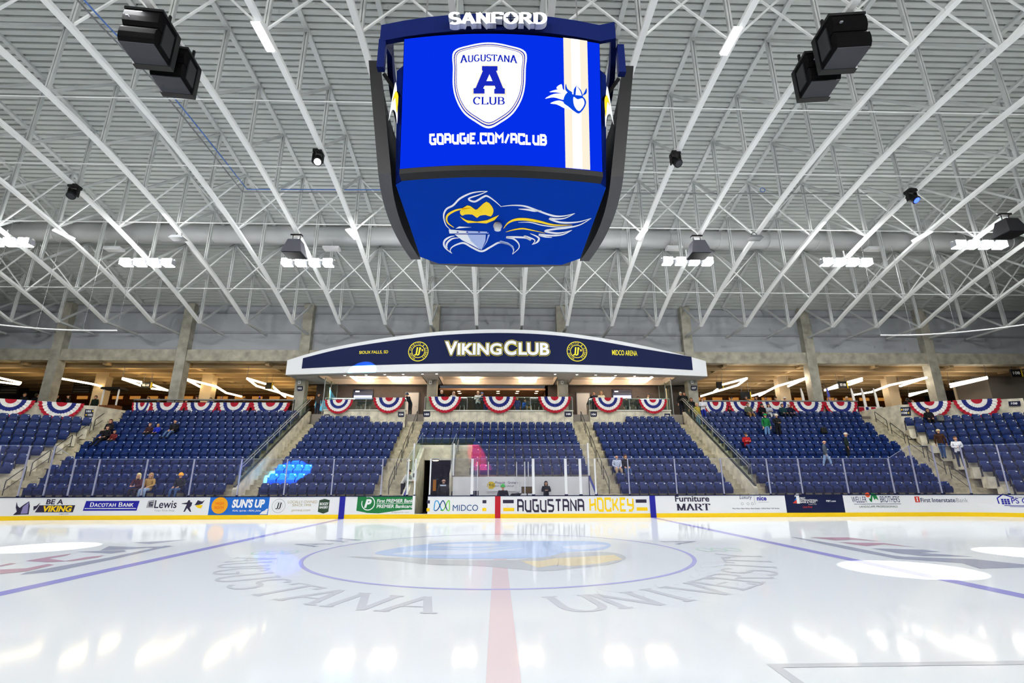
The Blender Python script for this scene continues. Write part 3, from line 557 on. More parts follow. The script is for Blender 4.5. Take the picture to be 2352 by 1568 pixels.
def build_seats():
    vis=[]
    for s in SEATS:
        x,y,z=proj((s[4],s[5],s[6]+.7))
        if -25<x<W+25: vis.append((z,s))
    vis.sort(key=lambda t:t[0]); near=[s for _,s in vis[:300]]; far=[s for _,s in vis[300:]]
    for s in near:
        sec,k,i,n,x,y,z,rz=s; base=k+1 if sec not in('105','102') else k-1
        lab='blue folding seat, %s from the %s in the %s row up of section %s'%(ORD[i] if sec!='102' else ORD[i],'left' if sec!='102' else 'aisle',ORD[base-1],sec)
        t=thing('stadium_seat',lab,'seat',(x,y,z),rz,group='blue folding seats in the stands')
        occ=any(abs(x-a)<.26 and abs(y-b)<.3 for a,b in TAKEN)
        inst('backrest',me_b,t); inst('seat_pan',me_pd if occ else me_pf,t); inst('number_plate',me_n,t); inst('armrest_frame',me_a,t)
    F_=MB()
    for sec,k,i,n,x,y,z,rz in far:
        occ=any(abs(x-a)<.26 and abs(y-b)<.3 for a,b in TAKEN); c,s_=math.cos(rz),math.sin(rz)
        for src,mi in ((SB,0),(SPD if occ else SPF,1),(SN,2),(SA,3)): F_.add([(x+a*c-b*s_,y+a*s_+b*c,z+d) for a,b,d in src.v],src.f,mi)
    o=F_.build('upper_row_seats',[seatm,seatpan,platem,seatd]); tag(o,'blue folding seats filling the upper rows of all sections','seats',None,'stuff')
# ---- sloping aisle walls with glass railings
for sg in (-1,1):
    X=13.37*sg; side='left' if sg<0 else 'right'
    mb=MB(); P=[(13.2,.5),(22.2,5.86),(22.2,6.6),(21.9,6.6),(13.2,1.42)]
    mb.prism(P,lambda a,b,w:(X+w,a,b),-.09,.09); struct('wall_aisle',mb,concrete,label='sloping concrete aisle wall between the %s sections'%side)
    t=thing('stair_railing','frameless glass stair railing with twin handrails on the %s sloping aisle wall'%side,'railing',(X,13.4,1.4),group='glass stair railings')
    xo=-.0*sg; sl=.5/.84
    MB().bar((0,-.2,.14),(0,8.6,.14+8.8*.595),.1,.06).build('base_channel',dark_rail,t)
    for i in range(6):
        y0=.05+1.42*i; y1=y0+1.38; MB().add([(0,y0,.2+(y0+.2)*sl),(0,y1,.2+(y1+.2)*sl),(0,y1,1.15+(y1+.2)*sl),(0,y0,1.15+(y0+.2)*sl)],[(0,1,2,3)]).build('glass_panel',G_RAIL,t)
        MB().bar((0,y0-.02,.15+(y0+.2)*sl),(0,y0-.02,1.1+(y0+.2)*sl),.03).build('clamp_post',railm,t)
    for dx,dz in ((-.07*sg,1.0),(-.14*sg,.9)):
        MB().tube([(dx,.1,dz-.12+.18),(dx,.0,dz+.18),(dx,.15,dz+.27),(dx,8.5,dz+8.7*sl),(dx,8.9,dz+8.75*sl)],.024,6).build('handrail',railm,t)
# ---- aisle handrails (loops)
def loop_rail(x,y0,z0,label,dy=1.25,rz=0,h=.95,sl=.5/.84):
    t=thing('aisle_handrail',label,'handrail',(x,y0,z0),rz,group='grey looped handrails on the aisle steps')
    MB().tube([(0,0,0),(0,0,h),(0,.04,h+.04),(0,dy,h+.04+dy*sl),(0,dy+.03,h+dy*sl),(0,dy+.03,.5*sl)],.022,6).build('top_rail',dark_rail,t)
    MB().tube([(0,0,.5),(0,dy,.5+dy*sl)],.016,6).build('middle_rail',dark_rail,t)
for i,k in enumerate((0,2,4,6,8)):
    loop_rail(-5.75,RY(k)-.1,FZ(k)+.0,'grey looped handrail on the steps left of section 105, %s from the bottom'%ORD[i])
    loop_rail(5.85,RY(k)-.1,FZ(k)+.0,'grey looped handrail on the steps right of section 105, %s from the bottom'%ORD[i])
for i,k in enumerate((0,2,4,6,8)):
    loop_rail(R107(k)+.9,RY(k)-.1,FZ(k),'dark looped handrail on the steps between 107 and 108, %s from the bottom'%ORD[i],rz=-.2)
    loop_rail(L103(k)-.9,RY(k)-.1,FZ(k),'dark looped handrail on the steps between 102 and 103, %s from the bottom'%ORD[i],rz=.2)
# ================================================================== TUNNEL AND BOXES
TX0,TX1=-4.62,-2.72
mb=MB(); mb.prism([(13.12,-.3),(18.4,-.3),(18.4,3.86),(13.12,1.1)],lambda a,b,w:(TX0+w,a,b),-.28,0)
struct('wall_tunnel',mb,concrete_w if 0 else concrete,label='sloping concrete wall on the left of the tunnel')
mb=MB(); mb.prism([(15.1,-.3),(18.4,-.3),(18.4,3.86),(15.1,2.2)],lambda a,b,w:(TX1+w,a,b),0,.12); struct('wall_tunnel',mb,concrete,label='concrete wall on the right of the tunnel')
struct('wall_tunnel_header',MB().box(-5.0,-1.45,18.4,18.75,3.08,4.0).box(-5.0,TX0,18.4,18.7,0,3.1).box(TX1+.05,-1.45,18.4,18.7,0,3.1),concrete,label='concrete header above the dark tunnel doorway')
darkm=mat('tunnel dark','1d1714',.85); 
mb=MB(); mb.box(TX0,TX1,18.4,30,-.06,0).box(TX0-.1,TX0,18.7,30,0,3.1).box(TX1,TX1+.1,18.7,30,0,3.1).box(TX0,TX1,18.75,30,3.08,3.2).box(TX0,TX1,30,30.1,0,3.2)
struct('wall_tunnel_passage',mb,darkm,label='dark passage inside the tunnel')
struct('floor_tunnel',MB().box(TX0,TX1,13.06,18.4,-.1,.0),mat('rubber floor','3a2f28',.9),label='dark rubber floor of the tunnel mouth')
t=thing('passage_lamp','small round downlight under the tunnel header','lamp',(-3.9,18.3,3.06)); MB().sphere((0,0,0),.2,.1,.05).build('lamp_lens',mat('warm lens','ffdcae',.4,emit=3),t); MB().tube([(0,0,.02),(0,0,.08)],.22,12).build('lamp_rim',grey,t)
t=thing('jersey_rack','row of gold and orange items hanging deep in the dark tunnel','rack',(at(980,1112,Y=23).x,23,0))
MB().bar((-.9,0,2.0),(.9,0,2.0),.04).bar((-.9,0,0),(-.9,0,2),.04).bar((.9,0,0),(.9,0,2),.04).build('frame',grey,t)
for i in range(5): MB().box(-.75+.3*i,-.55+.3*i,-.1,.1,1.2,1.95).build('hanging_cloth',mat(['amber glow cloth','orange glow cloth'][i%2],['d88a1a','b4481c'][i%2],.8,emit=.35),t)  # cloths are given a glow of their own, making amber spots
t=thing('wall_box','white control box with small grey screen on the tunnel wall','control box',(TX0+.08,14.4,2.05)); MB().box(-.06,.1,-.3,.3,-.25,.3).build('casing',white,t); MB().box(-.02,.06,-.31,-.3,-.05,.15).build('screen',grey,t)
# glass beside/above the tunnel
def pane(name,pts,label,m=G_RAIL,cat='glass panel',edge=True):
    t=thing(name,label,cat,pts[0]); o=Vector(pts[0]); q=[tuple(Vector(p)-o) for p in pts]
    MB().add(q,[tuple(range(len(q)))]).build('glass_sheet',m,t)
    if edge:
        e=MB()
        for a,b2 in zip(q[1:]+q[:1],q[2:]+q[:2]): e.bar(a,b2,.014)
        e.build('polished_edge',mat('glass edge','aab4c8',.3),t)
    return t
pane('glass_barrier',[(TX0-.14,13.3,1.2),(TX0-.14,18.3,3.8),(TX0-.14,18.3,4.75),(TX0-.14,13.3,2.9)],'tall glass barrier standing on the left tunnel wall')
pane('glass_barrier',[(-4.95,18.45,4.0),(-1.5,18.45,4.0),(-1.5,18.45,4.42),(-4.95,18.45,4.42)],'low green-tinted glass barrier on the header above the tunnel')
pane('glass_barrier',[(TX1+.06,15.1,2.2),(TX1+.06,18.3,3.85),(TX1+.06,18.3,4.7),(TX1+.06,15.1,3.7)],'glass barrier on the right tunnel wall')
for x,yb,yt,Y,lab in ((948,1095,1018,15.2,'white post at the upper left of the tunnel wall'),(1041,1094,1018,15.1,'white post at the left end of the white box wall'),(1353,1094,1017,15.1,'white post at the far right corner of the white box wall')):
    p=at(x,yb,Y=Y); q=at(x,yt,Y=Y); t=thing('glass_stanchion',lab,'stanchion',p); MB().box(-.035,.035,-.03,.03,0,q.z-p.z).build('post',whitep,t); MB().box(-.06,.06,-.05,.05,0,.05).build('foot',grey,t)
pane('glass_barrier',[(-2.6,15.1,2.03),(4.95,15.1,2.03),(4.95,15.1,3.75),(-2.6,15.1,3.75)],'long clear glass screen above the white box wall',G_RINK)
mb=MB(); mb.tube([(0,0,0),(0,0,.95),(0,.1,1.0),(0,2.4,2.3),(0,2.4,1.4)],.03,6); o=mb.build('stair_handrail',railm); o.location=(-2.5,15.6,2.0); tag(o,'bent grey handrail on the small stair right of the tunnel','handrail')
# white wall of the boxes
wx0,wx1=at(1040,1110,Y=15.0).x,at(1352,1110,Y=15.0).x
boxm=mat('box panel','f4f4f4',.5,noise=.04,nscale=1.5)
mb=MB(); mb.box(wx0,wx1,15.0,15.08,-.1,2.03)
struct('wall_box',mb,boxm,label='white back wall of the penalty boxes'); o=MB().box(wx0,wx1,14.98,15.1,2.03,2.06).build('cap_rail',navy,bpy.data.objects['wall_box'])
struct('floor_box',MB().box(wx0,wx1,13.06,15.0,-.1,.2),grey,label='floor of the penalty boxes')
for sg,X,lab in ((-1,-4.78,'white and blue sloping side panel left of the tunnel gate'),(1,5.03,'white and blue sloping side panel at the right end of the boxes')):
    t=thing('side_panel',lab,'panel',(X,13.1,0)); a=MB(); a.prism([(0,0),(1.95,0),(1.95,2.0),(0,1.08)],lambda p,q,w:(w,p,q),-.02,.02); a.build('panel_sheet',boxm,t)
    e=MB(); e.bar((0,0,1.08),(0,1.95,2.0),.09,.1).bar((0,1.95,0),(0,1.95,2.05),.09,.09).bar((0,0,0),(0,0,1.1),.06,.06); e.build('blue_frame',mat('frame blue','1f2f86',.4),t)
for x in (1096,1121,1187,1206,1214):
    p=at(x,1138,Y=13.25 if x in(1096,1206) else 14.9); q=at(x,1060,Y=p.y); t=thing('glass_stanchion','thin pale post in the white box, %s from the left'%ORD[[1096,1121,1187,1206,1214].index(x)],'stanchion',(p.x,p.y,.2),group='thin posts inside the boxes'); MB().box(-.02,.02,-.02,.02,0,q.z-.2).build('post',whitep,t); MB().box(-.05,.05,-.05,.05,0,.03).build('foot',grey,t)
for x,lab in ((1090,'glass divider at the left of the scorekeeper area'),(1228,'glass divider at the right of the scorekeeper area')):
    X=at(x,1135,Y=13.1).x; pane('glass_divider',[(X,13.1,.2),(X,14.95,.2),(X,14.95,2.85),(X,13.1,2.85)],lab,G_RINK)
# sign on the white wall
t=thing('wall_sign','white wall sign reading Moquist Graham BOX SEATS GROUP with yellow octagon','sign',(0,14.97,0))
def ow(x,y,w=0): p=at(x,y,Y=14.97); return (p.x,-.01-w,p.z)
MB().prism([(1116,1094),(1193,1094),(1193,1128),(1116,1128)],lambda a,b,w:ow(a,b,w),0,.01).build('sign_board',white,t)
oc=[(1128+10*math.cos(R(22.5+45*i)),1114+9*math.sin(R(22.5+45*i))) for i in range(8)]
put('octagon_mark',poly2d(oc),gold,lambda a,b,w:ow(a,b,w),t,.014)
put('lettering',fit(text2d('M·G'),1121,1135,1117,1111),inkd,lambda a,b,w:ow(a,b,w),t,.018)
put('lettering',fit(text2d('Moquist · Graham'),1137,1189,1112,1105),inkn,lambda a,b,w:ow(a,b,w),t,.014)
put('lettering',fit(text2d('BOX SEATS GROUP'),1137,1180,1117.5,1114),inkn,lambda a,b,w:ow(a,b,w),t,.014)
# scorekeeper table things
t=thing('score_table','white narrow table along the boards in the scorekeeper box','table',(1.0-.9,13.6,.2)); MB().box(-2.1,1.6,-.25,.25,.8,.85).build('table_top',white,t)
for dx in (-1.9,1.4):
    for dy in(-.2,.2): MB().box(dx-.03,dx+.03,dy-.03,dy+.03,0,.8).build('leg',grey,t)
def tb(x,y): p=at(x,y,Y=13.6); return p.x
t=thing('laptop','black open laptop on the scorekeeper table','laptop',(tb(1092,1135),13.6,1.05)); MB().box(-.17,.17,-.12,.12,0,.02).build('keyboard_base',dgrey,t); a=MB(); a.prism([(-.17,.02),(.17,.02),(.17,.26),(-.17,.26)],lambda p,q,w:(p,-.12-w-q*.2+.0,q),0,.012); a.build('screen_lid',mat('lid','2e2e36',.4),t)
t=thing('paper_box','small white card box on the scorekeeper table','box',(tb(1082,1135),13.6,1.05)); MB().box(-.1,.1,-.1,.1,0,.12).build('carton',white,t); MB().box(-.105,.105,-.105,.105,.12,.14).build('lid',cream,t)
t=thing('monitor','dark monitor with brown picture on the scorekeeper table','monitor',(tb(1211,1128),13.6,1.05)); MB().box(-.3,.3,-.03,.03,.12,.46).build('casing',black,t); MB().box(-.27,.27,-.036,-.031,.15,.43).build('screen',mat('screen brown','4a3a12',.3,emit=.5),t); MB().box(-.03,.03,0,.05,0,.14).box(-.12,.12,-.08,.1,0,.02).build('stand',dgrey,t)
t=thing('cable_heap','heap of dark cables and headset on the scorekeeper table','cables',(tb(1185,1133),13.55,1.05)); a=MB(); random.seed(3)
for i in range(6): a.tube([(random.uniform(-.3,.3),random.uniform(-.12,.12),random.uniform(.02,.12)) for _ in range(7)],.02,5)
a.build('cables',black,t); a=MB(); a.tube([(.1+.1*math.cos(R(v)),0,.05+.1*math.sin(R(v))) for v in range(0,181,20)],.02,6); a.build('headset_band',dgrey,t)
# ================================================================== CLUB BALCONY
def wallx(x0,x1,Y,y=950): return at(x0,y,Y=Y).x,at(x1,y,Y=Y).x
def sign(x0,y0,x1,y1,Y,lines,label,dots=()):
    c=at((x0+x1)/2,(y0+y1)/2,Y=Y); t=thing('section_sign',label,'sign',c)
    f=lambda a,b,w=0:(at(a,b,Y=Y).x-c.x,-.03-w,at(a,b,Y=Y).z-c.z)
    MB().prism([(x0,y0),(x1,y0),(x1,y1-2),(x1-2,y1),(x0+2,y1),(x0,y1-2)],f,-.03,0).build('plate',navyd,t)
    for s,a,b2,c2,d in lines: put('numerals',fit(text2d(s,.03),a,b2,d,c2),white,f,t,.005)
    for (a,b2) in dots: put('arrow_dot',ring2d(a,b2,0,2.1,12),gold,f,t,.005)
CY5,CY4=21.3,21.85
clubwall={}
for nm,xa,xb,Y,yt in (('104',743,931,CY4,943.5),('105',974,1316,CY5,944.5),('106',1355,1541,CY4,943.5)):
    a,b2=wallx(xa,xb,Y); zt=at(1143,yt,Y=Y).z; mb=MB(); mb.box(a,b2,Y,Y+.2,4.6,zt)
    n=round((b2-a)/.62)
    struct('wall_balcony',mb,concrete,label='pale concrete balcony front above section '+nm); par=[o for o in bpy.data.objects if o.name.startswith('wall_balcony')][-1]
    MB().box(a-.03,b2+.03,Y-.06,Y+.3,zt,zt+.09).build('ledge',mat('ledge stone','cfcdc0',.6),par)
    g=MB()
    for i in range(1,n): g.box(a+(b2-a)*i/n-.008,a+(b2-a)*i/n+.008,Y-.004,Y,4.6,zt)
    g.build('joint_lines',concrete_d,par)
    zr=at(1143,911 if nm=='105' else 913.5,Y=Y).z; t=thing('balcony_railing','frameless glass balcony railing with slim top rail above section '+nm,'railing',(a,Y+.08,zt+.09),group='glass balcony railings')
    m=max(2,round((b2-a)/1.55))
    for i in range(m):
        u0=(b2-a)*i/m+.02; u1=(b2-a)*(i+1)/m-.02; MB().add([(u0,0,0),(u1,0,0),(u1,0,zr-zt-.13),(u0,0,zr-zt-.13)],[(0,1,2,3)]).build('glass_panel',G_RAIL,t)
    MB().box(0,b2-a,-.03,.03,zr-zt-.13,zr-zt-.09).build('top_rail',mat('rail green grey','93a89a',.4),t)
    for i in range(m+1): MB().box((b2-a)*i/m-.015,(b2-a)*i/m+.015,.02,.05,0,zr-zt-.13).build('baluster',railm,t)
    clubwall[nm]=(a,b2,zt)
sign(914,945.5,928.5,957.5,CY4-.0,[('104',917,926.5,949.5,954)],'navy sign reading 104 on the left balcony front'); sign(972,945,988,957,CY5,[('105',975,985.5,949,953.5)],'navy sign reading 105 at the left end of the middle balcony')
sign(1297,944.5,1313.5,957,CY5,[('105',1300.5,1310.5,948.5,953)],'navy sign reading 105 at the right end of the middle balcony'); sign(1356,945.5,1371,957,CY4,[('106',1358.5,1368.5,949,953.5)],'navy sign reading 106 on the right balcony front')
sign(745,951.5,757.5,960,CY4,[('104',747.5,755.5,953.5,957.5)],'navy sign reading 104 half hidden behind the top seats'); sign(1526,949.5,1539,958,CY4,[('106',1528.5,1536.5,952.5,956.5)],'navy sign reading 106 half hidden behind the right top seats')
zf=6.42
struct('floor_club',MB().box(-13.2,13.2,22.06,30,zf-1.6,zf).box(-5,5,21.52,22.06,zf-.25,zf),mat('club floor','8d857c',.6),label='floor of the club balcony')
struct('wall_club',MB().box(at(724,920,Y=25.2).x,at(1008,920,Y=25.2).x,25.2,25.4,zf,9.3).box(at(1253,920,Y=25.2).x,at(1592,920,Y=25.2).x,25.2,25.4,zf,9.3),taupe,label='dark taupe back wall of the club')
ra,rb=at(1008,920,Y=25.2).x,at(1253,920,Y=25.2).x
struct('wall_club_recess',MB().box(ra-.2,ra,25.2,30,zf,9.1).box(rb,rb+.2,25.2,30,zf,9.1).box(ra,rb,30,30.2,zf,9.1),mat('recess tan','a5835f',.8),label='warm brown recess at the middle of the club')
struct('ceiling_recess',MB().box(ra-.2,rb+.2,25.2,30,8.75,8.9),mat('recess ceiling','c49a78',.8),label='warm ceiling of the club recess')
for i,(x,y) in enumerate(((1054,898),(1056,902.5),(1144,898),(1144,902.5),(1189,898),(1187,902.5),(1233,898),(1231,902.5))):
    p=at(x,y,Z=8.74); t=thing('downlight','small warm recessed downlight in the club recess ceiling, %s from the left'%ORD[i],'downlight',p,group='recess downlights'); MB().tube([(0,0,-.01),(0,0,.01)],.13,12).build('lens',mat('warm lens bright','ffe6c0',.4,emit=8),t); MB().tube([(.15*math.cos(R(a)),.15*math.sin(R(a)),-.01) for a in range(0,360,30)],.02,5,True).build('rim',white,t)
# fascia with curved plan
FY=lambda X:20.1+1.4*(X/15.)**2
def atf(x,y,off=0):
    Y=21.
    for _ in range(12): p=at(x,y,Y=Y); Y=FY(p.x)
    return p
def fz(x,y): p=atf(x,y); return (p.x,p.z)
def onf(a,b,w=0): return (a,FY(a)-.005-w,b)
top=[fz(*p) for p in ((660,827),(738,804),(844,782.5),(937.6,769),(1022.6,760.4),(1141.7,756),(1256.5,760.4),(1362.8,773),(1469,792),(1567,814.4),(1621,829))]
top=smooth2d(top,5,False); bot=9.12
mb=MB(); n=len(top); v=[]
for a,b2 in top: v+=[(a,FY(a),bot),(a,FY(a),b2),(a,FY(a)+.5,b2),(a,FY(a)+.5,bot)]
f=[]
for i in range(n-1):
    p,q=4*i,4*(i+1); f+=[(p,q,q+1,p+1),(p+1,q+1,q+2,p+2),(p+2,q+2,q+3,p+3),(p+3,q+3,q,p)]
f+=[(0,1,2,3),(4*n-1,4*n-2,4*n-3,4*n-4)]; mb.add(v,f)
fas=thing('club_fascia','long white arched fascia sign reading VIKING CLUB on navy','sign',(0,0,0))
mb.build('arched_band',mat('fascia white','e9ecef',.5),fas)
pt=[fz(*p) for p in ((696,822.5),(770,804),(844,790.5),(937.6,777.5),(1022.6,769),(1141.7,764.5),(1256.5,768.5),(1362.8,781),(1469,799.5),(1588,819.5))]; pt=smooth2d(pt,5,False); pb=9.12+.72
mb=MB(); n=len(pt); v=[]
pbz=lambda a:fz(1142,834)[1]+(fz(700,846)[1]-fz(1142,834)[1])*(abs(a)/13.8)**2
for a,b2 in pt: v+=[(a,FY(a)-.02,pbz(a)),(a,FY(a)-.02,b2)]
mb.add(v,[(2*i,2*i+2,2*i+3,2*i+1) for i in range(n-1)]); mb.build('navy_panel',mat('sign navy','0d1a46',.65,spec=.2),fas)
def tf(s,x0,x1,y0,y1,m,bold=0.,name='lettering',off=.03,sh=0.):
    a=fz(x0,y1); b2=fz(x1,y0); put(name,fit(text2d(s,bold,sh),a[0],b2[0],a[1],b2[1]),m,onf,fas,off)
signy=mat('sign yellow','f2e21c',.45,emit=.12); signw=mat('sign white','eef0f2',.45,emit=.15)
tf('SIOUX FALLS, SD',825,892,804.5,814,signy,.012); tf('MIDCO ARENA',1406,1463,805.5,815.5,signy,.012)
def vk(bold,m,off,e):
    tf('V',1021-e,1052+e,783.5-e,816+e,m,bold,'lettering',off); tf('IKING',1050-e,1153+e,787.5-e,816+e,m,bold,'lettering',off)
    tf('C',1157.5-e,1186.5+e,781.5-e,816.5+e,m,bold,'lettering',off); tf('LUB',1190.5-e,1262+e,787-e,816+e,m,bold,'lettering',off)
vk(.085,signy,.025,1.6); vk(.062,mat('sign navy','0d1a46'),.035,.9); vk(.035,signw,.045,-.6)
for cxp,lb in ((961,'left'),(1325,'right')):
    c=fz(cxp,807); q=fz(cxp+23.3,807)[0]-c[0]
    put('round_emblem',ring2d(c[0],c[1],q*.93,q,48),signy,onf,fas,.03); put('round_emblem',ring2d(c[0],c[1],q*.6,q*.66,40),signy,onf,fas,.03)
    put('emblem_lettering',arc_text(lambda ch:text2d(ch,.01),'SPIRITS & CIGARS',c[0],c[1],q*.71,q*.17,168,-52),signy,onf,fas,.03); put('emblem_lettering',arc_text(lambda ch:text2d(ch,.01),'WINE',c[0],c[1],q*.71,q*.17,240,196),signy,onf,fas,.03)
    put('emblem_lettering',fit(text2d('JJ',.02,.1),c[0]-q*.4,c[0]+q*.22,c[1]-q*.42,c[1]+q*.42),signy,onf,fas,.03); put('emblem_lettering',fit(text2d("'s",.02),c[0]+q*.2,c[0]+q*.5,c[1]+q*.02,c[1]+q*.32),signy,onf,fas,.03)
# soffit with three lit trays
soff=mat('soffit paint','d8d2cc',.7); trayw=mat('tray paint','f1e2d0',.7)
trays=[(at(742,870,Z=9.12).x,-5.55),(-4.35,4.25),(5.45,at(1546,870,Z=9.12).x)]
mb=MB(); N=40
for i in range(N):
    a=-15.05+30.1*i/N; b2=-15.05+30.1*(i+1)/N
    mb.add([(a,FY(a)+.4,bot),(b2,FY(b2)+.4,bot),(b2,21.9,bot),(a,21.9,bot)],[(0,3,2,1)])
xs=[-15.05]+[q for t_ in trays for q in t_]+[15.05]
for i in range(0,8,2): mb.box(xs[i],xs[i+1],21.9,25.3,bot,bot+.02)
mb.box(-15.05,15.05,24.9,25.3,bot,bot+.02)
struct('ceiling_club',mb,soff,label='pale soffit under the arched fascia')
for i,(a,b2) in enumerate(trays):
    mb=MB(); mb.box(a,b2,21.9,24.9,bot+.42,bot+.5).box(a-.05,a,21.9,24.9,bot,bot+.45).box(b2,b2+.05,21.9,24.9,bot,bot+.45).box(a,b2,24.9,24.95,bot,bot+.45).box(a,b2,21.85,21.9,bot,bot+.45)
    struct('ceiling_tray',mb,trayw,label='recessed cream ceiling tray, %s of three over the club'%ORD[i]); par=[o for o in bpy.data.objects if o.name.startswith('ceiling_tray')][-1]
    v=MB()
    for j in range(1,4): v.box(a+(b2-a)*j/4-.05,a+(b2-a)*j/4+.05,22.5,23.6,bot+.405,bot+.42)
    v.build('air_slot',dgrey,par)
ringm=mat('ring lamp','fff0dc',.4,emit=5.5)
for i,(x,y) in enumerate(((834,872),(917,872.5),(1080,872),(1213,872),(1387,872),(1473,872))):
    p=at(x,y,Z=bot+.12); t=thing('ring_lamp','square ring ceiling lamp over the club, %s from the left'%ORD[i],'ceiling lamp',(p.x,23.2,p.z),group='square ring lamps over the club'); o=MB(); s,w=.66,.2
    q=1.35; o.box(-s,s,-q,-q+.5,0,.1).box(-s,s,q-.5,q,0,.1).box(-s,-s+w,-q+w,q-w,0,.1).box(s-w,s,-q+w,q-w,0,.1); o.build('ring_diffuser',ringm,t)
    h=MB()
    for dx in(-.5,.5): h.bar((dx,0,.1),(dx,0,.2),.02)
    h.build('hanger',grey,t)
for i,x in enumerate((780,832,877,921,967,1000,1278,1330,1375,1423,1470,1512)):
    X=at(x,853,Z=bot).x; t=thing('soffit_spot','small white downlight in the fascia soffit, %s from the left'%ORD[i],'downlight',(X,FY(X)+.75,bot-.01),group='fascia soffit downlights'); MB().tube([(0,0,-.01),(0,0,.02)],.08,10).build('lens',mat('cool lens','fff8ee',.4,emit=6),t); MB().tube([(.1*math.cos(R(a)),.1*math.sin(R(a)),0) for a in range(0,360,40)],.015,5,True).build('rim',white,t)
for x,lab in ((834,'wall television showing rink video on the left club wall'),(1429,'wall television showing rink video on the right club wall')):
    p=at(x,906,Y=25.1); t=thing('television',lab,'television',p); MB().box(-.78,.78,0,.08,-.42,.42).build('casing',black,t); MB().box(-.75,.75,-.006,0,-.38,.38).build('screen',mat('tv dark','141a30',.25,emit=.6),t); MB().box(-.7,.7,-.012,-.006,-.34,-.06).build('ice_picture',mat('tv ice','b9c0f5',.3,emit=1.0),t); MB().box(-.6,-.3,-.012,-.006,.2,.3).build('score_bug',mat('tv white','f2f4ff',.3,emit=1),t)
for x,lab in ((946,'white double door on the left club wall'),(1340,'white double door on the right club wall')):
    p=at(x,925,Y=25.15); t=thing('club_door',lab,'door',(p.x,25.15,zf)); MB().box(-.5,.5,-.03,.03,0,2.1).build('door_leaf',mat('door white','d9d6d2',.5),t); MB().box(-.56,-.5,-.05,.05,0,2.16).box(.5,.56,-.05,.05,0,2.16).box(-.56,.56,-.05,.05,2.1,2.16).build('door_frame',grey,t); MB().tube([(.38,-.03,1.0),(.38,-.09,1.0),(.28,-.09,1.0)],.015,6).build('handle',railm,t)
for sg,x,lab in ((-1,742,'tall glass partition with bar handles at the left end of the club'),(1,1545,'tall glass partition with bar handles at the right end of the club')):
    X=at(x,930,Y=22.2).x; t=thing('glass_partition',lab,'glass partition',(X,22.1,zf)); MB().add([(0,0,0),(0,2.9,0),(0,2.9,2.65),(0,0,2.65)],[(0,1,2,3)]).build('glass_sheet',G_RAIL,t)
    for y in (.05,1.4,2.85): MB().bar((0,y,0),(0,y,2.65),.05).build('mullion',railm,t)
    MB().tube([(-.06*sg,1.0,.5),(-.06*sg,1.0,2.1)],.03,6).build('bar_handle',mat('brass handle','d9c79a',.3,metal=.6),t)
for i,x in enumerate((826,846,1062,1165,1215,1242,1440,1462)):
    X=at(x,930,Y=23).x; t=thing('bar_stool','tall dark bar stool behind the balcony glass, %s from the left'%ORD[i],'stool',(X,22.9,zf),group='bar stools on the club balcony')
    MB().tube([(0,0,.72),(0,0,.78)],.2,12).build('seat',black,t)
    MB().prism([(-.2,.85),(.2,.85),(.22,1.1),(-.22,1.1)],lambda a,b,w:(a,.19+w,b),0,.03).build('backrest',black,t)
    for dx in(-1,1):
        for dy in(-1,1): MB().bar((dx*.14,dy*.14,.74),(dx*.21,dy*.21,0),.025).build('leg',mat('chrome','c9cbcc',.25,metal=.8),t)
for i,x in enumerate((838,1228,1452)):
    X=at(x,930,Y=23.4).x; t=thing('high_table','tall dark round table behind the balcony glass, %s from the left'%ORD[i],'table',(X,23.5,zf)); MB().tube([(0,0,1.02),(0,0,1.06)],.42,16).build('table_top',dgrey,t); MB().tube([(0,0,.03),(0,0,1.02)],.04,8).build('pedestal',grey,t); MB().tube([(0,0,0),(0,0,.03)],.25,14).build('base',grey,t)
# ================================================================== CONCOURSE, COLUMNS, WALLS
CFZ=6.4
for sg,nm in ((-1,'left'),(1,'right')):
    a,b2=sorted((sg*14.2,sg*44))
    struct('floor_concourse_'+nm,MB().box(a,b2,22.75,37,CFZ-.3,CFZ),mat('concourse floor','6f665c',.5),label='floor of the %s concourse'%nm)
    mb=MB(); mb.box(a,b2,23.6,37,10.55,10.8)
    for i in range(8): mb.box(a,b2,24.2+1.6*i,24.6+1.6*i,10.2,10.55)
    for x in range(5): mb.box(sg*(17.5+6*x)-.15,sg*(17.5+6*x)+.15,23.6,37,10.32,10.55)
    struct('ceiling_concourse_'+nm,mb,concrete_w,label='warm lit concrete ceiling of the %s concourse'%nm)
    struct('wall_concourse_'+nm,MB().box(a,b2,36.5,36.7,CFZ,10.6),mat('concourse wall','4b3a2a',.8,noise=.2,nscale=.5),label='dim brown back wall of the %s concourse'%nm)
    o=MB().box(a,b2,36.3,36.5,9.2,10.25).build('wood_bulkhead',brown,[q for q in bpy.data.objects if q.name=='wall_concourse_'+nm][0])
    lp=MB()
    for i in range(16):
        x=sg*(15.5+1.7*i); lp.box(x-.5,x+.5,36.25,36.3,9.8,10.1)
    lp.build('amber_panel',mat('amber panel','e09a48',.5,emit=.5),bpy.data.objects['wall_concourse_'+nm])
struct('wall_side',MB().box(at(2188,870,Y=29).x,at(2330,870,Y=29).x,29,29.2,CFZ,10.5),mat('plaster cream','d8cbb0',.8),label='cream plaster wall at the right end of the concourse')
struct('wall_side',MB().box(at(2268,870,Y=26).x,at(2268,870,Y=26).x+8,26,29,CFZ,10.5),mat('plaster grey','7d766c',.8),label='grey plaster wall at the far right of the concourse')
o=MB().box(at(2213,917,Y=28.95).x,at(2250,917,Y=28.95).x,28.9,28.98,at(2213,922,Y=28.95).z,at(2213,903,Y=28.95).z).build('service_window',black); tag(o,'dark service window in the cream wall at the right','window')
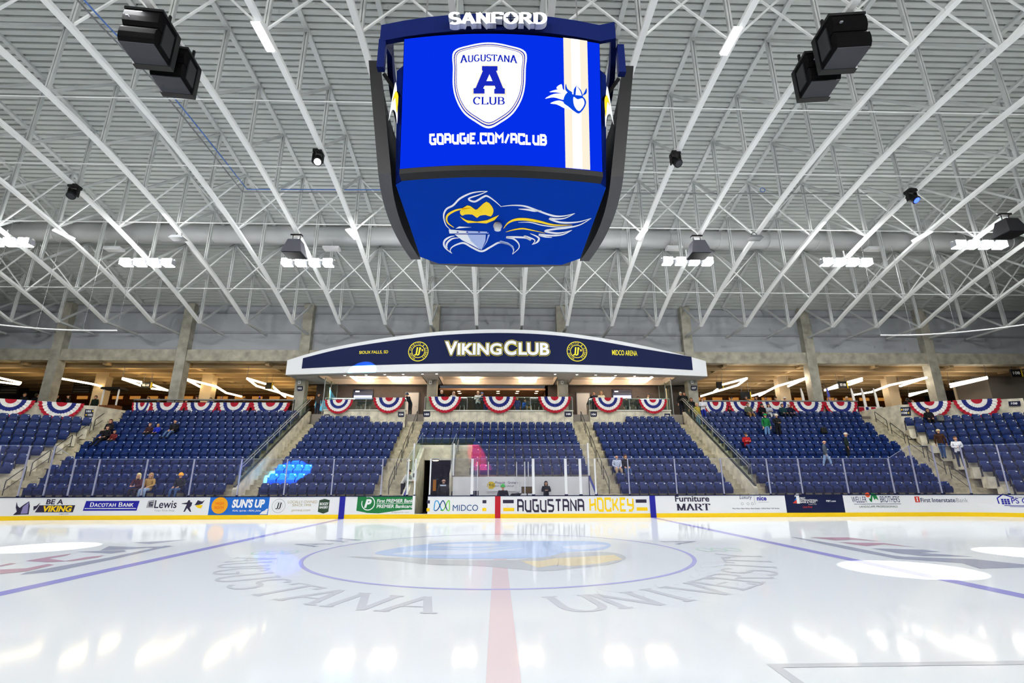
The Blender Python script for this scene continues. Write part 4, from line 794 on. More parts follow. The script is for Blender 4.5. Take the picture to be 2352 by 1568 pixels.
struct('beam_concrete',MB().box(-44,44,23.05,23.75,10.5,11.35),concrete_d,label='long concrete beam over the concourse openings')
struct('wall_upper',MB().box(-44,44,23.5,23.7,11.35,15.2),panelm,label='grey metal wall panels under the roof')
par=bpy.data.objects['wall_upper']; g=MB()
for z,h in ((12.75,.16),(14.35,.12)): g.box(-44,44,23.4,23.5,z,z+h)
g.build('girt_rails',mat('girt paint','8f9297',.5),par)
COLX=[at(112,870,Y=23).x,-23.6,-14.61,-4.95,4.78,14.54,24.01,at(2152,870,Y=23).x]
for i,x in enumerate(COLX):
    o=MB().box(x-.36,x+.36,22.95,23.65,3.5 if abs(x)<20 else CFZ,15.0).build('concrete_column',colm); tag(o,'tall grey concrete column, %s from the left along the stands'%ORD[i],'column',None,'structure')
sign(682.5,886.5,695.5,897,22.93,[('103',684.5,693.5,889.5,894)],'navy sign reading 103 on the column left of the club'); sign(1587,885.5,1600.5,896.5,22.93,[('107',1589,1598.5,888.5,893.5)],'navy sign reading 107 on the column right of the club')
for x,i in ((688,0),(1589,3),(989,1),(1291,2)):
    p=at(x,878,Y=22.9); t=thing('column_fixture','small white box fixture on the club column, %s from the left'%ORD[i],'fixture',p); MB().box(-.09,.09,-.06,.02,-.12,.12).build('housing',white,t); MB().box(-.04,.04,-.075,-.06,-.05,.05).build('lens',grey,t)
# inner concourse columns
for x,lab in ((234,'pale inner column of the left concourse, further from the club'),(478,'pale inner column of the left concourse, nearer the club'),(1797,'pale inner column of the right concourse, nearer the club'),(2045,'pale inner column of the right concourse, further from the club')):
    X=at(x,890,Y=27.5).x; o=MB().box(X-.45,X+.45,27.2,27.9,CFZ,10.5).build('concourse_column',mat('column pale','cbb795',.8)); tag(o,lab,'column',None,'structure')
# concourse rails, lights
for sg,x0,x1,nm in ((-1,310,677,'left'),(1,1612,1967,'right')):
    a,b2=at(x0,918,Y=22.95).x,at(x1,918,Y=22.95).x; z=at(500,918,Y=22.95).z; t=thing('concourse_rail','grey rail and drink ledge above the %s buntings'%nm,'railing',(a,22.95,CFZ)); MB().box(0,b2-a,-.14,.14,z-CFZ-.05,z-CFZ+.03).build('ledge_top',mat('ledge metal','8b8d8c',.4,metal=.3),t); MB().tube([(0,0,z-CFZ-.2),(b2-a,0,z-CFZ-.2)],.03,6).build('lower_rail',dark_rail,t)
    for i in range(9): MB().box((b2-a)*i/8-.03,(b2-a)*i/8+.03,-.03,.03,0,z-CFZ).build('post',dark_rail,t)
lampw=mat('linear lamp warm','ffe6b4',.4,emit=10); lampc=mat('linear lamp cool','fff2e0',.4,emit=10)
# zig-zag fixtures run away from the ice (positions traced at lamp height)
def zig(lines,label,cool,Z=9.35):
    Ls=[[Vector((p.x,min(p.y,35.),Z)) for p in (at(x,y,Z=Z) for x,y in pts)] for pts in lines]; c=Ls[0][0].copy(); t=thing('zigzag_lamp',label,'linear lamp',c,group='suspended zigzag lamps over the concourse')
    for P in Ls:
        for p,q in zip(P,P[1:]): MB().bar(p-c,q-c,.1,.13).build('light_tube',lampc if cool else lampw,t)
    for p in (Ls[0][0],Ls[0][-1]): MB().bar(p-c+Vector((0,0,.06)),p-c+Vector((0,0,.95)),.02).build('hanger',grey,t)
s3=lambda L,ox,k:[(ox+x/k,820+y/k) for x,y in L]
def zg(sets,ox,k,lab,cool):
    for i,Ls in enumerate(sets): zig([s3(L,ox,k) for L in Ls],lab%ORD[i],cool)
zg([[[(-150,290),(320,392),(290,420),(-100,370)]],[[(920,325),(1430,415),(1690,480)]],[[(1890,325),(2180,385),(2180,440),(1890,335)]]],0,6.72,'warm zigzag lamp in the left concourse, %s from the photo edge',0)
zg([[[(110,395),(350,485),(110,455)]],[[(605,315),(1050,425),(1205,520),(1430,575)],[(605,315),(830,435),(900,440)]],[[(1510,310),(1780,390)],[(1510,310),(1650,420),(1990,520),(2180,575)],[(1880,425),(1990,520),(2070,580)]]],330,6.357,'warm zigzag lamp near section 103, %s from the second left column',0)
zg([[[(60,555),(240,500),(580,400),(715,300),(370,390)],[(250,490),(300,455)]],[[(785,550),(990,490),(1150,410),(1565,295),(1300,415)],[(890,550),(985,495)]],[[(1820,470),(2000,395)],[(1820,470),(2005,430)],[(2150,355),(2352,300)],[(2160,395),(2352,330)]]],1600,6.19,'cool white zigzag lamp in the right concourse, %s from the club',1)
zg([[[(0,520),(250,480),(500,385),(1010,280),(640,400)]],[[(770,535),(960,475),(1150,420)],[(770,510),(1150,440)]],[[(1330,375),(1845,275)],[(1340,410),(1845,290)]]],1960,6.,'cool white zigzag lamp at the far right concourse, %s from the left',1)
# hanging and standing signs of the concourse
def hsign(x,y,w,h,Y,s,label,m=None,edge=True):
    p=at(x,y,Y=Y); q=at(x+w,y+h,Y=Y); hw=(q.x-p.x)/2; hh=(p.z-q.z)/2; t=thing('hanging_sign',label,'sign',((p.x+q.x)/2,Y,(p.z+q.z)/2)); MB().box(-hw,hw,-.06,.06,-hh,hh).build('sign_box',m or black,t)
    if edge: MB().box(hw-.05,hw+.02,-.065,.065,-hh,hh).build('yellow_edge',gold,t)
    MB().bar((-hw*.7,0,hh),(-hw*.7,0,hh+.8),.02).bar((hw*.7,0,hh),(hw*.7,0,hh+.8),.02).build('hanger',grey,t)
    if s: put('lettering',fit(text2d(s,.02),-hw*.7,hw*.6,-hh*.4,hh*.4),white,lambda a,b,w_:(a,-.061-w_,b),t,.004)
hsign(326,878,21,13,26,'102-103','black hanging sign box in the left concourse left of the second column'); hsign(611,879,14,14,27,'','dark hanging sign cube in the left concourse near the club')
hsign(1645,877,16,14,27,'','dark hanging sign with yellow edge just right of the club'); hsign(1924,876,23,15,26,'107-108','black hanging sign reading 107-108 in the right concourse'); hsign(2319,848,29,17,24,'108','black hanging sign at the far right photo edge'); hsign(1700,900,25,16,25,'','dark tilted banner sign behind the right concourse rail')
for x,y,lab in ((189,891,'dark menu board in the left concourse, nearer the column'),(22,893,'dark menu board at the far left of the concourse')):
    p=at(x,y,Y=30); t=thing('menu_board',lab,'board',p); MB().bar((-.5,0,.45),(-.5,0,1.5),.03).bar((.5,0,.45),(.5,0,1.5),.03).build('hanger',grey,t); MB().box(-.75,.75,-.05,.05,-.45,.45).build('panel',mat('menu dark','2c2820',.6),t); a=MB()
    for i in range(4): a.box(-.65,.65,-.06,-.05,-.36+.22*i,-.3+.22*i)
    a.build('text_rows',mat('menu grey','8d8672',.6),t)
for i,x in enumerate((1842,1902,1958,1982,2010)):
    p=at(x,918,Y=26.0); t=thing('feather_banner','slim white feather banner standing in the right concourse, %s from the left'%ORD[i],'banner',(p.x,26.,CFZ),group='feather banners in the right concourse'); mb=MB(); mb.prism([(0,.5),(.0,2.7),(.1,2.75),(.22,2.2),(.3,.5)],lambda a,b,w:(a,w,b),0,.01); mb.build('banner_cloth',[white,mat('cloth blue','3b49b8',.7),white,white,white][i],t); MB().tube([(0,0,0),(0,0,2.75)],.02,6).build('banner_pole',grey,t)
t=thing('popcorn_cart','small lit kiosk cart with white posts in the left concourse',"kiosk",at(258,917,Y=24.5)); t.location.z=CFZ; MB().box(-.6,.6,-.35,.35,.2,.95).build('cart_body',mat('cart wood','7d4a26',.6),t); MB().box(-.7,.7,-.45,.45,2.15,2.3).build('roof_panel',black,t)
for dx in(-.55,.55): MB().box(dx-.04,dx+.04,-.3,-.22,.95,2.15).build('post',white,t)
# small lit tree behind the left rail
p=at(597,908,Y=27); t=thing('lit_tree','small tree of blue lights in the left concourse near the club','tree',(p.x,27,CFZ)); random.seed(5)
a=MB()
for i in range(70):
    h=random.random(); r=.45*(1-h)*random.random()**.4; q=random.random()*2*PI; a.sphere((r*math.cos(q),r*math.sin(q),.9+1.2*h),.035,nu=5,nv=4)
a.build('blue_lights',mat('blue bulbs','3a2cff',.4,emit=5),t); MB().tube([(0,0,0),(0,0,.9),(0,0,2.1)],[.06,.05,.02],6).build('trunk',black,t); MB().tube([(0,0,.85),(0,0,1.5),(0,0,2.1)],[.42,.25,.03],10).build('foliage',mat('dark needles','10151c',.9),t)
# corner walls 102 / 108
def cn(x,y,sg,n): return at(x,y,n=(NV[sg],n))
for sg,nm,pa,pb_ in ((1,'right',(2064,930.5),(2345,913)),(-1,'left',(222,934),(-30,916))):
    n=CN(8)+.75; A=cn(*pa,sg,n); B=cn(*pb_,sg,n); d=(Vector((B.x,B.y,0))-Vector((A.x,A.y,0))); q=Vector(NV[sg])
    mb=MB(); zt=(A.z+B.z)/2; P=[]
    for z in (4.2,zt):
        for c,o in ((A,0),(B,0),(B,.3),(A,.3)): P.append((c.x+q.x*o+(d.x*.02 if c is B else 0),c.y+q.y*o,z))
    mb.add(P,[(0,1,2,3),(4,5,6,7),(0,1,5,4),(1,2,6,5),(2,3,7,6),(3,0,4,7)])
    # return wall going back from the aisle end
    P=[(A.x,A.y,4.2),(A.x,A.y,zt),(A.x-sg*.6,A.y+3.5,zt),(A.x-sg*.6,A.y+3.5,4.2)]; mb.add(P,[(0,1,2,3)])
    struct('wall_corner_'+nm,mb,concrete,label='concrete corner wall behind the top row at the %s'%nm)
    if sg>0:
        for (x0,y0,x1,y1,ls,dots,lab) in ((2068,934,2091,954.5,[('107',2075,2087.5,938,943),('108',2071,2084,945.5,950.5)],[(2071.5,940.5),(2087,948)],'navy sign reading 107 and 108 with yellow dots on the right corner wall'),(2316,920.5,2343,932.5,[('108',2322,2337,923.5,928.5)],[],'navy sign reading 108 at the far right of the corner wall')):
            c=cn((x0+x1)/2,(y0+y1)/2,1,n-.02); t=thing('section_sign',lab,'sign',c); f=lambda a,b,w=0,c=c:tuple(cn(a,b,1,n-.05-w)-c); MB().prism([(x0,y0+1),(x1,y0),(x1+2,y1-1),(x0+2,y1)],f,-.03,0).build('plate',navyd,t)
            for s,a,b2,c2,dd in ls: put('numerals',fit(text2d(s,.03),a,b2,dd,c2),white,f,t,.01)
            for a,b2 in dots: put('arrow_dot',ring2d(a,b2,0,2.,12),gold,f,t,.01)
    else:
        x0,y0,x1,y1=193,939,214,957; c=cn(203,948,-1,n-.02); t=thing('section_sign','navy sign reading 103 and 102 with yellow dots on the left corner wall','sign',c); f=lambda a,b,w=0,c=c:tuple(cn(a,b,-1,n-.05-w)-c); MB().prism([(x0+3,y0),(x1+1,y0+1),(x1-1,y1),(x0,y1-1)],f,-.03,0).build('plate',navyd,t)
        for s,a,b2,c2,dd in [('103',198,208.5,942,946.5),('102',202,212,950,954.5)]: put('numerals',fit(text2d(s,.03),a,b2,dd,c2),white,f,t,.01)
        for a,b2 in ((213,944),(198,952.5)): put('arrow_dot',ring2d(a,b2,0,1.8,12),gold,f,t,.01)
# low wall and glass at the far left tunnel
mb=MB(); cbox(mb,-1,17.5,30,CN(2)-.75,CN(2)-.6,.4,CZ(2)+.55); struct('wall_corner_tunnel',mb,concrete,label='pale concrete edge of the far left tunnel')
# ================================================================== BUNTINGS
bw=mat('bunting white','eceae4',.8); bb=mat('bunting blue','1d2a7a',.8); br=mat('bunting red','b3122b',.8)
def bunting(name,A,B,label,drop=None,group=None,pleats=15,half=0):
    A=Vector(A); B=Vector(B); d=B-A; r=d.length/2; u=d.normalized(); drop=drop or r; n=Vector((u.y,-u.x,0)).normalized()
    if n.y>0: n=-n
    c=(A+B)/2; mb=MB(); NA=72; rs=[.0,.12,.22,.24,.34,.44,.46,.56,.64,.66,.76,.84,.86,.93,1.0]; band=lambda q:2 if q<.23 else 0 if q<.45 else 1 if q<.65 else 0 if q<.85 else 2
    for q in rs:
        for i in range(NA+1):
            t=PI*i/NA; w=math.sin(t*pleats*2)*.055*q*r*.6; s=1+.02*math.sin(t*pleats*2+1)
            mb.v.append(u*(-math.cos(t)*q*r*(1-.06*math.sin(t)*q)*s)+Vector((0,0,-math.sin(t)*q*drop*s-.05*q*math.sin(PI*i/NA)*0))+n*(.07+w+.06*q*math.sin(t)))
    for j in range(len(rs)-1):
        for i in range(NA): p=j*(NA+1)+i; mb.f.append((p,p+1,p+NA+2,p+NA+1)); mb.m.append(band((rs[j]+rs[j+1])/2))
    o=mb.build(name,[bw,bb,br],None,True); o.location=c; return tag(o,label,'bunting',group)
gB='pleated red white and blue half-round buntings'
for i,(x0,x1,y,Y) in enumerate(((747,812,918,CY4-.1),(858,931,913,CY4-.1),(985,1060,911,CY5-.1),(1109,1185,911,CY5-.1),(1236,1311,911,CY5-.1),(1361,1430,913,CY4-.1),(1466,1531,917,CY4-.1))):
    bunting('bunting',at(x0,y,Y=Y),at(x1,y,Y=Y),'pleated half-round bunting on the club balcony glass, %s of seven from the left'%ORD[i],None,gB)
def fill(L,Y,y0,lab):
    for i,(x0,x1) in enumerate(L):
        bunting('bunting',at(x0,y0,Y=Y),at(x1,y0,Y=Y),lab%ORD[i],at(500,925,Y=Y).z-at(500,966,Y=Y).z,gB)
fill([(306,352),(346,428),(425,505),(500,580),(577,668)],22.74,924.5,'wide bunting along the left concourse rail behind section 103, %s from the left')
fill([(1612,1672),(1670,1745),(1743,1818),(1815,1892),(1890,1967)],22.74,923,'wide bunting along the right concourse rail behind section 107, %s from the left')
t=thing('red_drape','low red and white striped drape on the floor edge by the right steps','drape',at(1998,940,Y=23.4)); MB().box(-.95,1.0,-.02,.02,-.2,.2).build('white_cloth',bw,t); MB().box(-.9,-.45,-.03,-.02,-.17,.17).box(.1,.45,-.03,-.02,-.17,.17).build('red_stripe',br,t); MB().box(-.3,-.1,-.03,-.02,-.17,.17).build('blue_stripe',bb,t)
n8=CN(8)+.6
for x0,y0,x1,y1,lab in ((2085,924.6,2183,920,'large bunting on the right corner wall, nearer the steps'),(2187,919.5,2298,914.5,'large bunting on the right corner wall, further from the steps')): bunting('bunting',cn(x0,y0,1,n8+.05),cn(x1,y1,1,n8+.05),lab,None,gB)
for x0,y0,x1,y1,lab in ((90,921,195,927,'large bunting on the left corner wall, nearer the steps'),(-32,913,83,920,'large bunting cut by the left photo edge on the corner wall')): bunting('bunting',cn(x0,y0,-1,n8),cn(x1,y1,-1,n8),lab,None,gB)
# ================================================================== ROOF
ZD=lambda y:19.85-.0088*y*y; ZB=lambda y:16.38-.0096*y*y
mb=MB(); ys=[];p=.3
N=int(23.3/p)
for i in range(-80,N+1):
    y=i*p
    for dy,dz in ((0,0),(.05,0),(.08,-.13),(.27,-.13)): ys.append((y+dy,ZD(y+dy)+.05+dz))
v=[];f=[]
for y,z in ys: v+=[(-44,y,z),(44,y,z)]
for i in range(len(ys)-1): f.append((2*i,2*i+2,2*i+3,2*i+1))
mb.add(v,f); struct('ceiling',mb,deckm,label='ribbed pale grey metal roof deck')
TXS=[(i+.5)*3.21 for i in range(-12,12)]
NY=[.15+2.85*j for j in range(-3,8)]
def chord(mb,zf,w,h,y0,y1,dz=0):
    m=20; P=[(0,y0+(y1-y0)*i/m) for i in range(m+1)]
    for (a,b2),(c,d) in zip(P,P[1:]): mb.bar((0,b2,zf(b2)+dz),(0,d+.02,zf(d)+dz),w,h)
    return mb
tb_=chord(MB(),ZB,.22,.14,NY[0],20.1).mesh('truss bottom',steel); tt_=chord(MB(),ZD,.2,.14,NY[0],23.2,-.12).mesh('truss top',steel_d)
te_=MB().bar((0,20.05,ZB(20.05)),(0,23.2,12.55),.16,.13).mesh('truss end',steel_d); te2=MB().bar((0,20.05,ZB(20.1)),(0,23.1,15.0),.12).mesh('truss end strut',steel_d)
tv=[MB().bar((-.05,y,ZB(y)),(-.05,y,ZD(y)-.1),.07,.12).bar((.05,y,ZB(y)),(.05,y,ZD(y)-.1),.07,.12).mesh('truss post',steel_d) for y in NY]
td=[MB().bar((0,a,ZB(a)+.05),(0,b2,ZD(b2)-.15),.11,.11).mesh('truss diagonal',steel_d) for a,b2 in zip(NY,NY[1:])]
for i,x in enumerate(TXS):
    j=12-i if i<12 else i-11; lab='pale open-web roof truss, %s to the %s of the scoreboard centre'%(ORD[j-1],'left' if i<12 else 'right')
    t=thing('roof_truss',lab,'roof truss',(x,0,0),group='roof trusses over the rink'); inst('bottom_chord',tb_,t); inst('top_chord',tt_,t); inst('end_extension',te_,t); inst('end_strut',te2,t)
    for m in tv[1:]: inst('web_post',m,t)
    for m in td[1:]: inst('web_diagonal',m,t)
bn={3:'near the scoreboard',7:'mid roof',9:'near the far wall'}
for j in (3,7,9):
    y=NY[j]; a=MB().bar((0,y,ZB(y)+.05),(3.21,y,ZD(y)-.2),.065).bar((0,y+.05,ZD(y)-.2),(3.21,y+.05,ZB(y)+.05),.065).mesh('cross brace',steel)
    for i in range(23):
        o=bpy.data.objects.new('cross_brace',a); C.objects.link(o); o.location=(TXS[i],0,0); tag(o,'thin X brace in the %s truss gap from the left, %s'%(ORD[i],bn[j]),'brace','cross braces between roof trusses')
for y,lab in ((243,'highest thin rod across the trusses'),(392,'second thin rod across the trusses from the top'),(521,'third thin rod across the trusses, just above the duct'),(668,'lowest thin rod across the trusses, under the duct')):
    Y=8.
    for _ in range(40):
        p=at(1400,y,Y=Y); Y+= (ZB(Y)+.35-p.z)*.5 if p.z<ZB(Y)+.35 else -(p.z-ZB(Y)-.35)*.5; Y=min(max(Y,0),21)
    o=MB().tube([(-40,Y,ZB(Y)+.3),(40,Y,ZB(Y)+.3)],.022,6).build('bridging_rod',steel); tag(o,lab,'rod','rods across the trusses')
def chd(x,y,drop=0.):
    lo,hi=-2.,22.
    g=lambda Y:at(x,y,Y=Y).z-(ZB(Y)-drop)
    for _ in range(50):
        m=(lo+hi)/2
        if g(m)<0: lo=m
        else: hi=m
    p=at(x,y,Y=m); return p
def nx(x): return min(TXS,key=lambda q:abs(q-x))
# duct
def ductc(y0,y1): return 0
DY=15.75; pt_=at(1700,533,Y=DY); pb2=at(1700,571,Y=DY); dz=(pt_.z+pb2.z)/2; dr=abs(pt_.z-pb2.z)/2*.93
t=thing('air_duct','long round pale metal air duct running across the roof trusses','duct',(0,DY,dz)); MB().tube([(-43,0,0),(43,0,0)],dr,28).build('duct_tube',ductm,t,True)
for i in range(26): MB().tube([(-41+3.25*i,0,0),(-40.94+3.25*i,0,0)],dr+.025,28).build('seam_band',steel_d,t)
# conduits
P=[(150,-10),(230,75),(350,195),(430,290),(500,375),(562,452)]; c=chd(350,195); o=MB().tube([tuple(chd(x,y)+Vector((0,.1,.5))) for x,y in P]+[tuple(chd(880,453)+Vector((0,.1,.5)))],.03,6).build('data_cable',mat('cable blue','4f74b8',.5)); tag(o,'long blue cable running along the left roof trusses','cable')
o=MB().tube([tuple(chd(x-12,y+4)+Vector((0,.1,.5))) for x,y in P]+[tuple(chd(555,458)+Vector((0,.1,.5))),tuple(chd(2000,462)+Vector((0,.1,.5)))],.03,6).build('conduit',grey); tag(o,'grey conduit beside the blue roof cable','conduit')
c=chd(1754,452)+Vector((0,0,.4)); o=MB().tube([(.12*math.cos(R(a)),0,.12*math.sin(R(a))) for a in range(0,360,30)],.018,6,True).build('cable_coil',mat('cable blue','4f74b8',.5)); o.location=c; tag(o,'small coil of blue cable hanging under the right roof','cable coil')
# ================================================================== ROOF FIXTURES
flood=mat('flood lens','ffffff',.3,emit=60)
def floodbar(x,y,label,n=4,lit=True):
    p=chd(x,y,.3); t=thing('flood_light',label,'flood light',p,group='flood light bars under the trusses')
    MB().box(-1.55,1.55,-.06,.06,.12,.2).build('mounting_bar',steel_d,t); MB().bar((0,0,.2),(0,0,.75),.06).build('drop_rod',steel_d,t)
    for i in range(n):
        X=-1.2+2.4*i/max(1,n-1); q=(-.5,0,0,.5)[i] if n==4 else 0
        MB().box(X-.28,X+.28,-.2,.2,-.16,.2).build('lamp_head',alu,t); a=MB(); a.box(X-.27,X+.27,-.19,.19,-.2,-.16).box(X-.27,X+.27,-.26,-.2,-.2,.16).build('lamp_lens',flood,t)
for x,y,lab in ((340,603,'bright flood light bar under the left roof, outer one'),(708,603,'bright flood light bar under the left roof, nearer the scoreboard'),(1578,600,'bright flood light bar under the right roof, nearer the scoreboard'),(1942,602,'bright flood light bar under the right roof, outer one'),(10,556,'flood light bar at the left photo edge'),(2247,562,'flood light bar at the far right of the roof')): floodbar(x,y,lab)
stripm=mat('strip lamp','ffffff',.4,emit=2.2)
for x0,y0,x1,y1,lab in ((586,52,622,118,'white strip lamp along a truss at the upper left of the scoreboard'),(1696,64,1662,126,'white strip lamp along a truss at the upper right of the scoreboard'),(798,527,818,549,'white strip lamp along a truss left of the scoreboard by the duct'),(1483,527,1466,550,'white strip lamp along a truss right of the scoreboard by the duct'),(122,527,170,551,'white strip lamp along an outer left truss above the duct'),(2140,531,2097,556,'white strip lamp along an outer right truss above the duct')):
    p=chd(x0,y0,.15); q=chd(x1,y1,.15); c=(p+q)/2; t=thing('strip_lamp',lab,'strip lamp',c,group='strip lamps on the trusses'); MB().bar(p-c,q-c,.24,.06).build('diffuser',stripm,t); MB().bar(p-c+Vector((0,0,.05)),q-c+Vector((0,0,.05)),.34,.06).build('housing',white,t)
for x,y,lab in ((262,572,'outer left'),(762,571,'inner left'),(1548,570,'inner right'),(2007,572,'outer right')):
    p=at(x,y,Y=15.2); t=thing('highbay_lamp','small unlit white box lamp under the duct, %s'%lab,'box lamp',p,group='box lamps under the duct'); MB().box(-.5,.5,-.25,.25,-.08,.08).build('housing',mat('lamp box','e2e4e6',.4),t); MB().box(-.45,.45,-.2,.2,-.1,-.08).build('diffuser',white,t); MB().bar((0,0,.08),(0,0,.6),.03).build('drop_rod',steel_d,t)
spkm=mat('speaker slate','5c5d66',.6)
for x,y,lab in ((678,570,'grey tapered pendant loudspeaker under the left roof'),(1603,572,'grey tapered pendant loudspeaker under the right roof'),(2316,523,'dark pendant loudspeaker at the right photo edge')):
    p=chd(x,y,.9); t=thing('pendant_speaker',lab,'loudspeaker',p); m=spkm if x<2200 else mat('speaker dark','2e2e33',.6)
    a=MB(); a.add([(-.33,-.3,.42),(.33,-.3,.42),(.33,.3,.42),(-.33,.3,.42),(-.55,-.5,-.42),(.55,-.5,-.42),(.55,.5,-.42),(-.55,.5,-.42)],[(0,1,2,3),(7,6,5,4),(4,5,1,0),(5,6,2,1),(6,7,3,2),(7,4,0,3)]); a.build('cabinet',m,t); MB().box(-.3,.3,-.12,.12,.72,.82).bar((-.2,0,.42),(-.2,0,.75),.03).bar((.2,0,.42),(.2,0,.75),.03).build('hanging_bracket',black,t); MB().box(-.5,.5,-.45,.45,-.45,-.42).build('grille',black_g,t)
for x,y,lab in ((410,546,'small flat grey antenna fixture under the left duct'),(1733,546,'small flat grey antenna fixture under the right duct')):
    p=chd(x,y,.35); t=thing('antenna_fixture',lab,'antenna',p); MB().prism([(-.4,-.08),(.4,-.08),(.25,.06),(-.25,.06)],lambda a,b,w:(a,w,b),-.25,.25).build('antenna_plate',mat('antenna grey','6c7074',.5),t); MB().tube([(.15*math.cos(R(a)),0,.18+.15*math.sin(R(a))) for a in range(0,360,40)],.02,6,True).build('hook',dark_rail,t)
for x,y,lab,lc in ((730,367,'black moving spotlight with white lens left of the scoreboard','ffffff'),(1552,371,'black moving spotlight right of the scoreboard','30343c'),(168,445,'black moving spotlight at the far left of the roof','20242c'),(2095,455,'black moving spotlight with blue lens at the right of the roof','3048ff')):
    p=chd(x,y,.45); t=thing('moving_spotlight',lab,'spotlight',p,group='moving spotlights on the trusses'); MB().box(-.2,.2,-.2,.2,.3,.45).build('base_box',black,t); MB().box(-.24,-.18,-.08,.08,-.15,.3).box(.18,.24,-.08,.08,-.15,.3).build('yoke',black,t)
    d=Vector((.12,-.3,-.42)); a=MB(); a.tube([tuple(-d*.45),tuple(d*.5)],[.15,.2],12); a.build('lamp_head',black,t); MB().tube([tuple(d*.51),tuple(d*.54)],.15,12).build('lens',mat('lens '+lc,lc,.3,emit=6 if lc in('ffffff','3048ff') else 0),t)
# main loudspeaker clusters
def bigspk(x,y,sg,label,sc_=1.,yaw=0):
    p=at(x,y,Z=15.35); t=thing('main_loudspeaker',label,'loudspeaker',p,yaw,group='large black loudspeakers under the trusses')
    w,d,h=.52*sc_,.46*sc_,.62*sc_
    a=MB()
    for z0,z1,b2 in ((-h,-.02,.1),(.02,h,.1)):
        pr=[(-d,z0),(d,z0),(d,z1),(-d,z1),(-d-b2*.8,z1-.12),(-d-b2,(z0+z1)/2),(-d-b2*.8,z0+.12)]; a.prism(pr,lambda q,r,w_:(w_,q,r),-w,w)
    a.build('cabinet',mat('speaker black','09090b',.8,spec=.08),t); MB().box(-w-.05,w+.05,d-.1,d+.12,-h-.05,h+.1).box(-w-.05,w+.05,-d-.05,d+.12,h,h+.09).build('back_frame',mat('frame black','101013',.5),t)
    MB().box(-w+.02,w-.02,-d,d-.1,-h-.03,-h).build('underside_panel',mat('speaker underside','3c3e45',.6),t)
    for s in (-1,1): MB().box(s*(w+.02)-.02,s*(w+.02)+.02,-d*.5,d*.6,-h*.7,h*.7).build('side_panel',mat('side dark','232529',.6),t)
    for q in (-.4,.4): MB().bar((q,.1,h),(q,.1,h+.5),.07).build('hanging_bracket',black,t)
    MB().box(-w*.7,-w*.55,-d-.2,-d-.13,.3*h,.36*h).build('badge',alu,t)
bigspk(342,90,-1,'large black loudspeaker at upper left, the higher one of its pair',1.,0.10); bigspk(402,165,-1,'large black loudspeaker at upper left, the lower one of its pair',.92,.12)
bigspk(1934,100,1,'large black loudspeaker at upper right, the higher one of its pair',1.,-.10); bigspk(1876,175,1,'large black loudspeaker at upper right, the lower one of its pair',.92,-.12)
# curved netting tracks
for sg,s0,lab in ((-1,20.4,'thin white curved netting track hanging over the left corner'),(1,21.2,'thin white curved netting track hanging over the right corner')):
    z=9.55; P=[]
    for i in range(22): x,y=bp(sg*(s0+.45*i),-.45); P.append((x,y,z))
    t=thing('netting_track',lab,'netting track',P[0]); c=Vector(P[0]); MB().tube([tuple(Vector(q)-c) for q in P],.035,6).build('track_tube',white,t)
    for q in (0,4,9,14):
        v0=Vector(P[q])-c; MB().bar(v0,v0+Vector((0,0,ZB(P[q][1])-z+.1)),.012).build('hanging_wire',grey,t)
# ================================================================== SCOREBOARD
sb=thing('scoreboard','large four-sided hanging scoreboard with lit blue screen and SANFORD on top','scoreboard',(0,0,0))
ledb=bpy.data.materials.new('screen blue'); 
def emis(name,c,s=1.):
    return mat(name,c,.6,spec=.1,emit=s) if name not in MATS else MATS[name]
def escr(name,c,s=1.):
    m=bpy.data.materials.new(name); m.use_nodes=True; nt=m.node_tree; nt.nodes.clear(); o=nt.nodes.new('ShaderNodeOutputMaterial'); e=nt.nodes.new('ShaderNodeEmission'); e.inputs[0].default_value=lin(c)+(1,); e.inputs[1].default_value=s; nt.links.new(e.outputs[0],o.inputs[0]); return m
eB=escr('led blue','0530ea',1.0); eW=escr('led white','ffffff',1.05); eC=escr('led cream','fff3dc',1.); eN=escr('led navy','1a2bc0',1.); eD=escr('led mid blue','0a48e0',1.)
S0,S1,B0,B1=-2.85,-3.36,9.12,12.62
def scr(u,v,w=0):
    return (2.52*u,S0+(S1-S0)*v+.22*u*u-w,B0+(B1-B0)*v)
def spx(x,y,w=0):
    v=(381-y)/(381-79.); xl=909.5+(918.5-909.5)*v; xr=1378.5+(1369-1378.5)*v; u=-1+2*(x-xl)/(xr-xl)
    yb=381+ -4*(1-u*u); yt=83-4*(1-u*u); v=(yb-y)/(yb-yt); return scr(u,v,w)
mb=MB(); N=20
for i in range(N+1):
    for v in (0,1): mb.v.append(scr(-1+2*i/N,v))
mb.f=[(2*i,2*i+2,2*i+3,2*i+1) for i in range(N)]; mb.m=[0]*N; fs=mb.build('front_screen',eB,sb); fs['label']='bright blue LED screen facing the camera'
mb=MB()
for i in range(N):
    P=[]
    for u in (-1+2*i/N,-1+2*(i+1)/N):
        for (v,w) in ((0,-.005),(1,-.005),(1,-.3),(0,-.3)):
            q=scr(u,v,w); P.append((q[0]*1.004,q[1],q[2]))
    L=[(P[i][0],P[i][1],P[i][2]-d) for i in (0,4,7,3) for d in (0,.14)]
    mb.add(L,[(0,1,3,2),(1,7,5,3),(6,7,5,4)][:2]+([(0,6,7,1)] if i==0 else [])+([(2,3,5,4)] if i==N-1 else []))
    mb.add(P,[(1,5,6,2),(2,6,7,3),(3,7,4,0)]+([(0,1,2,3)] if i==0 else [])+([(7,6,5,4)] if i==N-1 else []))
mb.build('screen_cabinet',black,sb)
def sput(name,g,m,w,lab=None): o=put(name,slice2d(g,24) if max(a for a,_ in g[0])-min(a for a,_ in g[0])>30 and 'letter' not in name else g,m,lambda a,b,o_:spx(a,b,o_),fs,w); return o
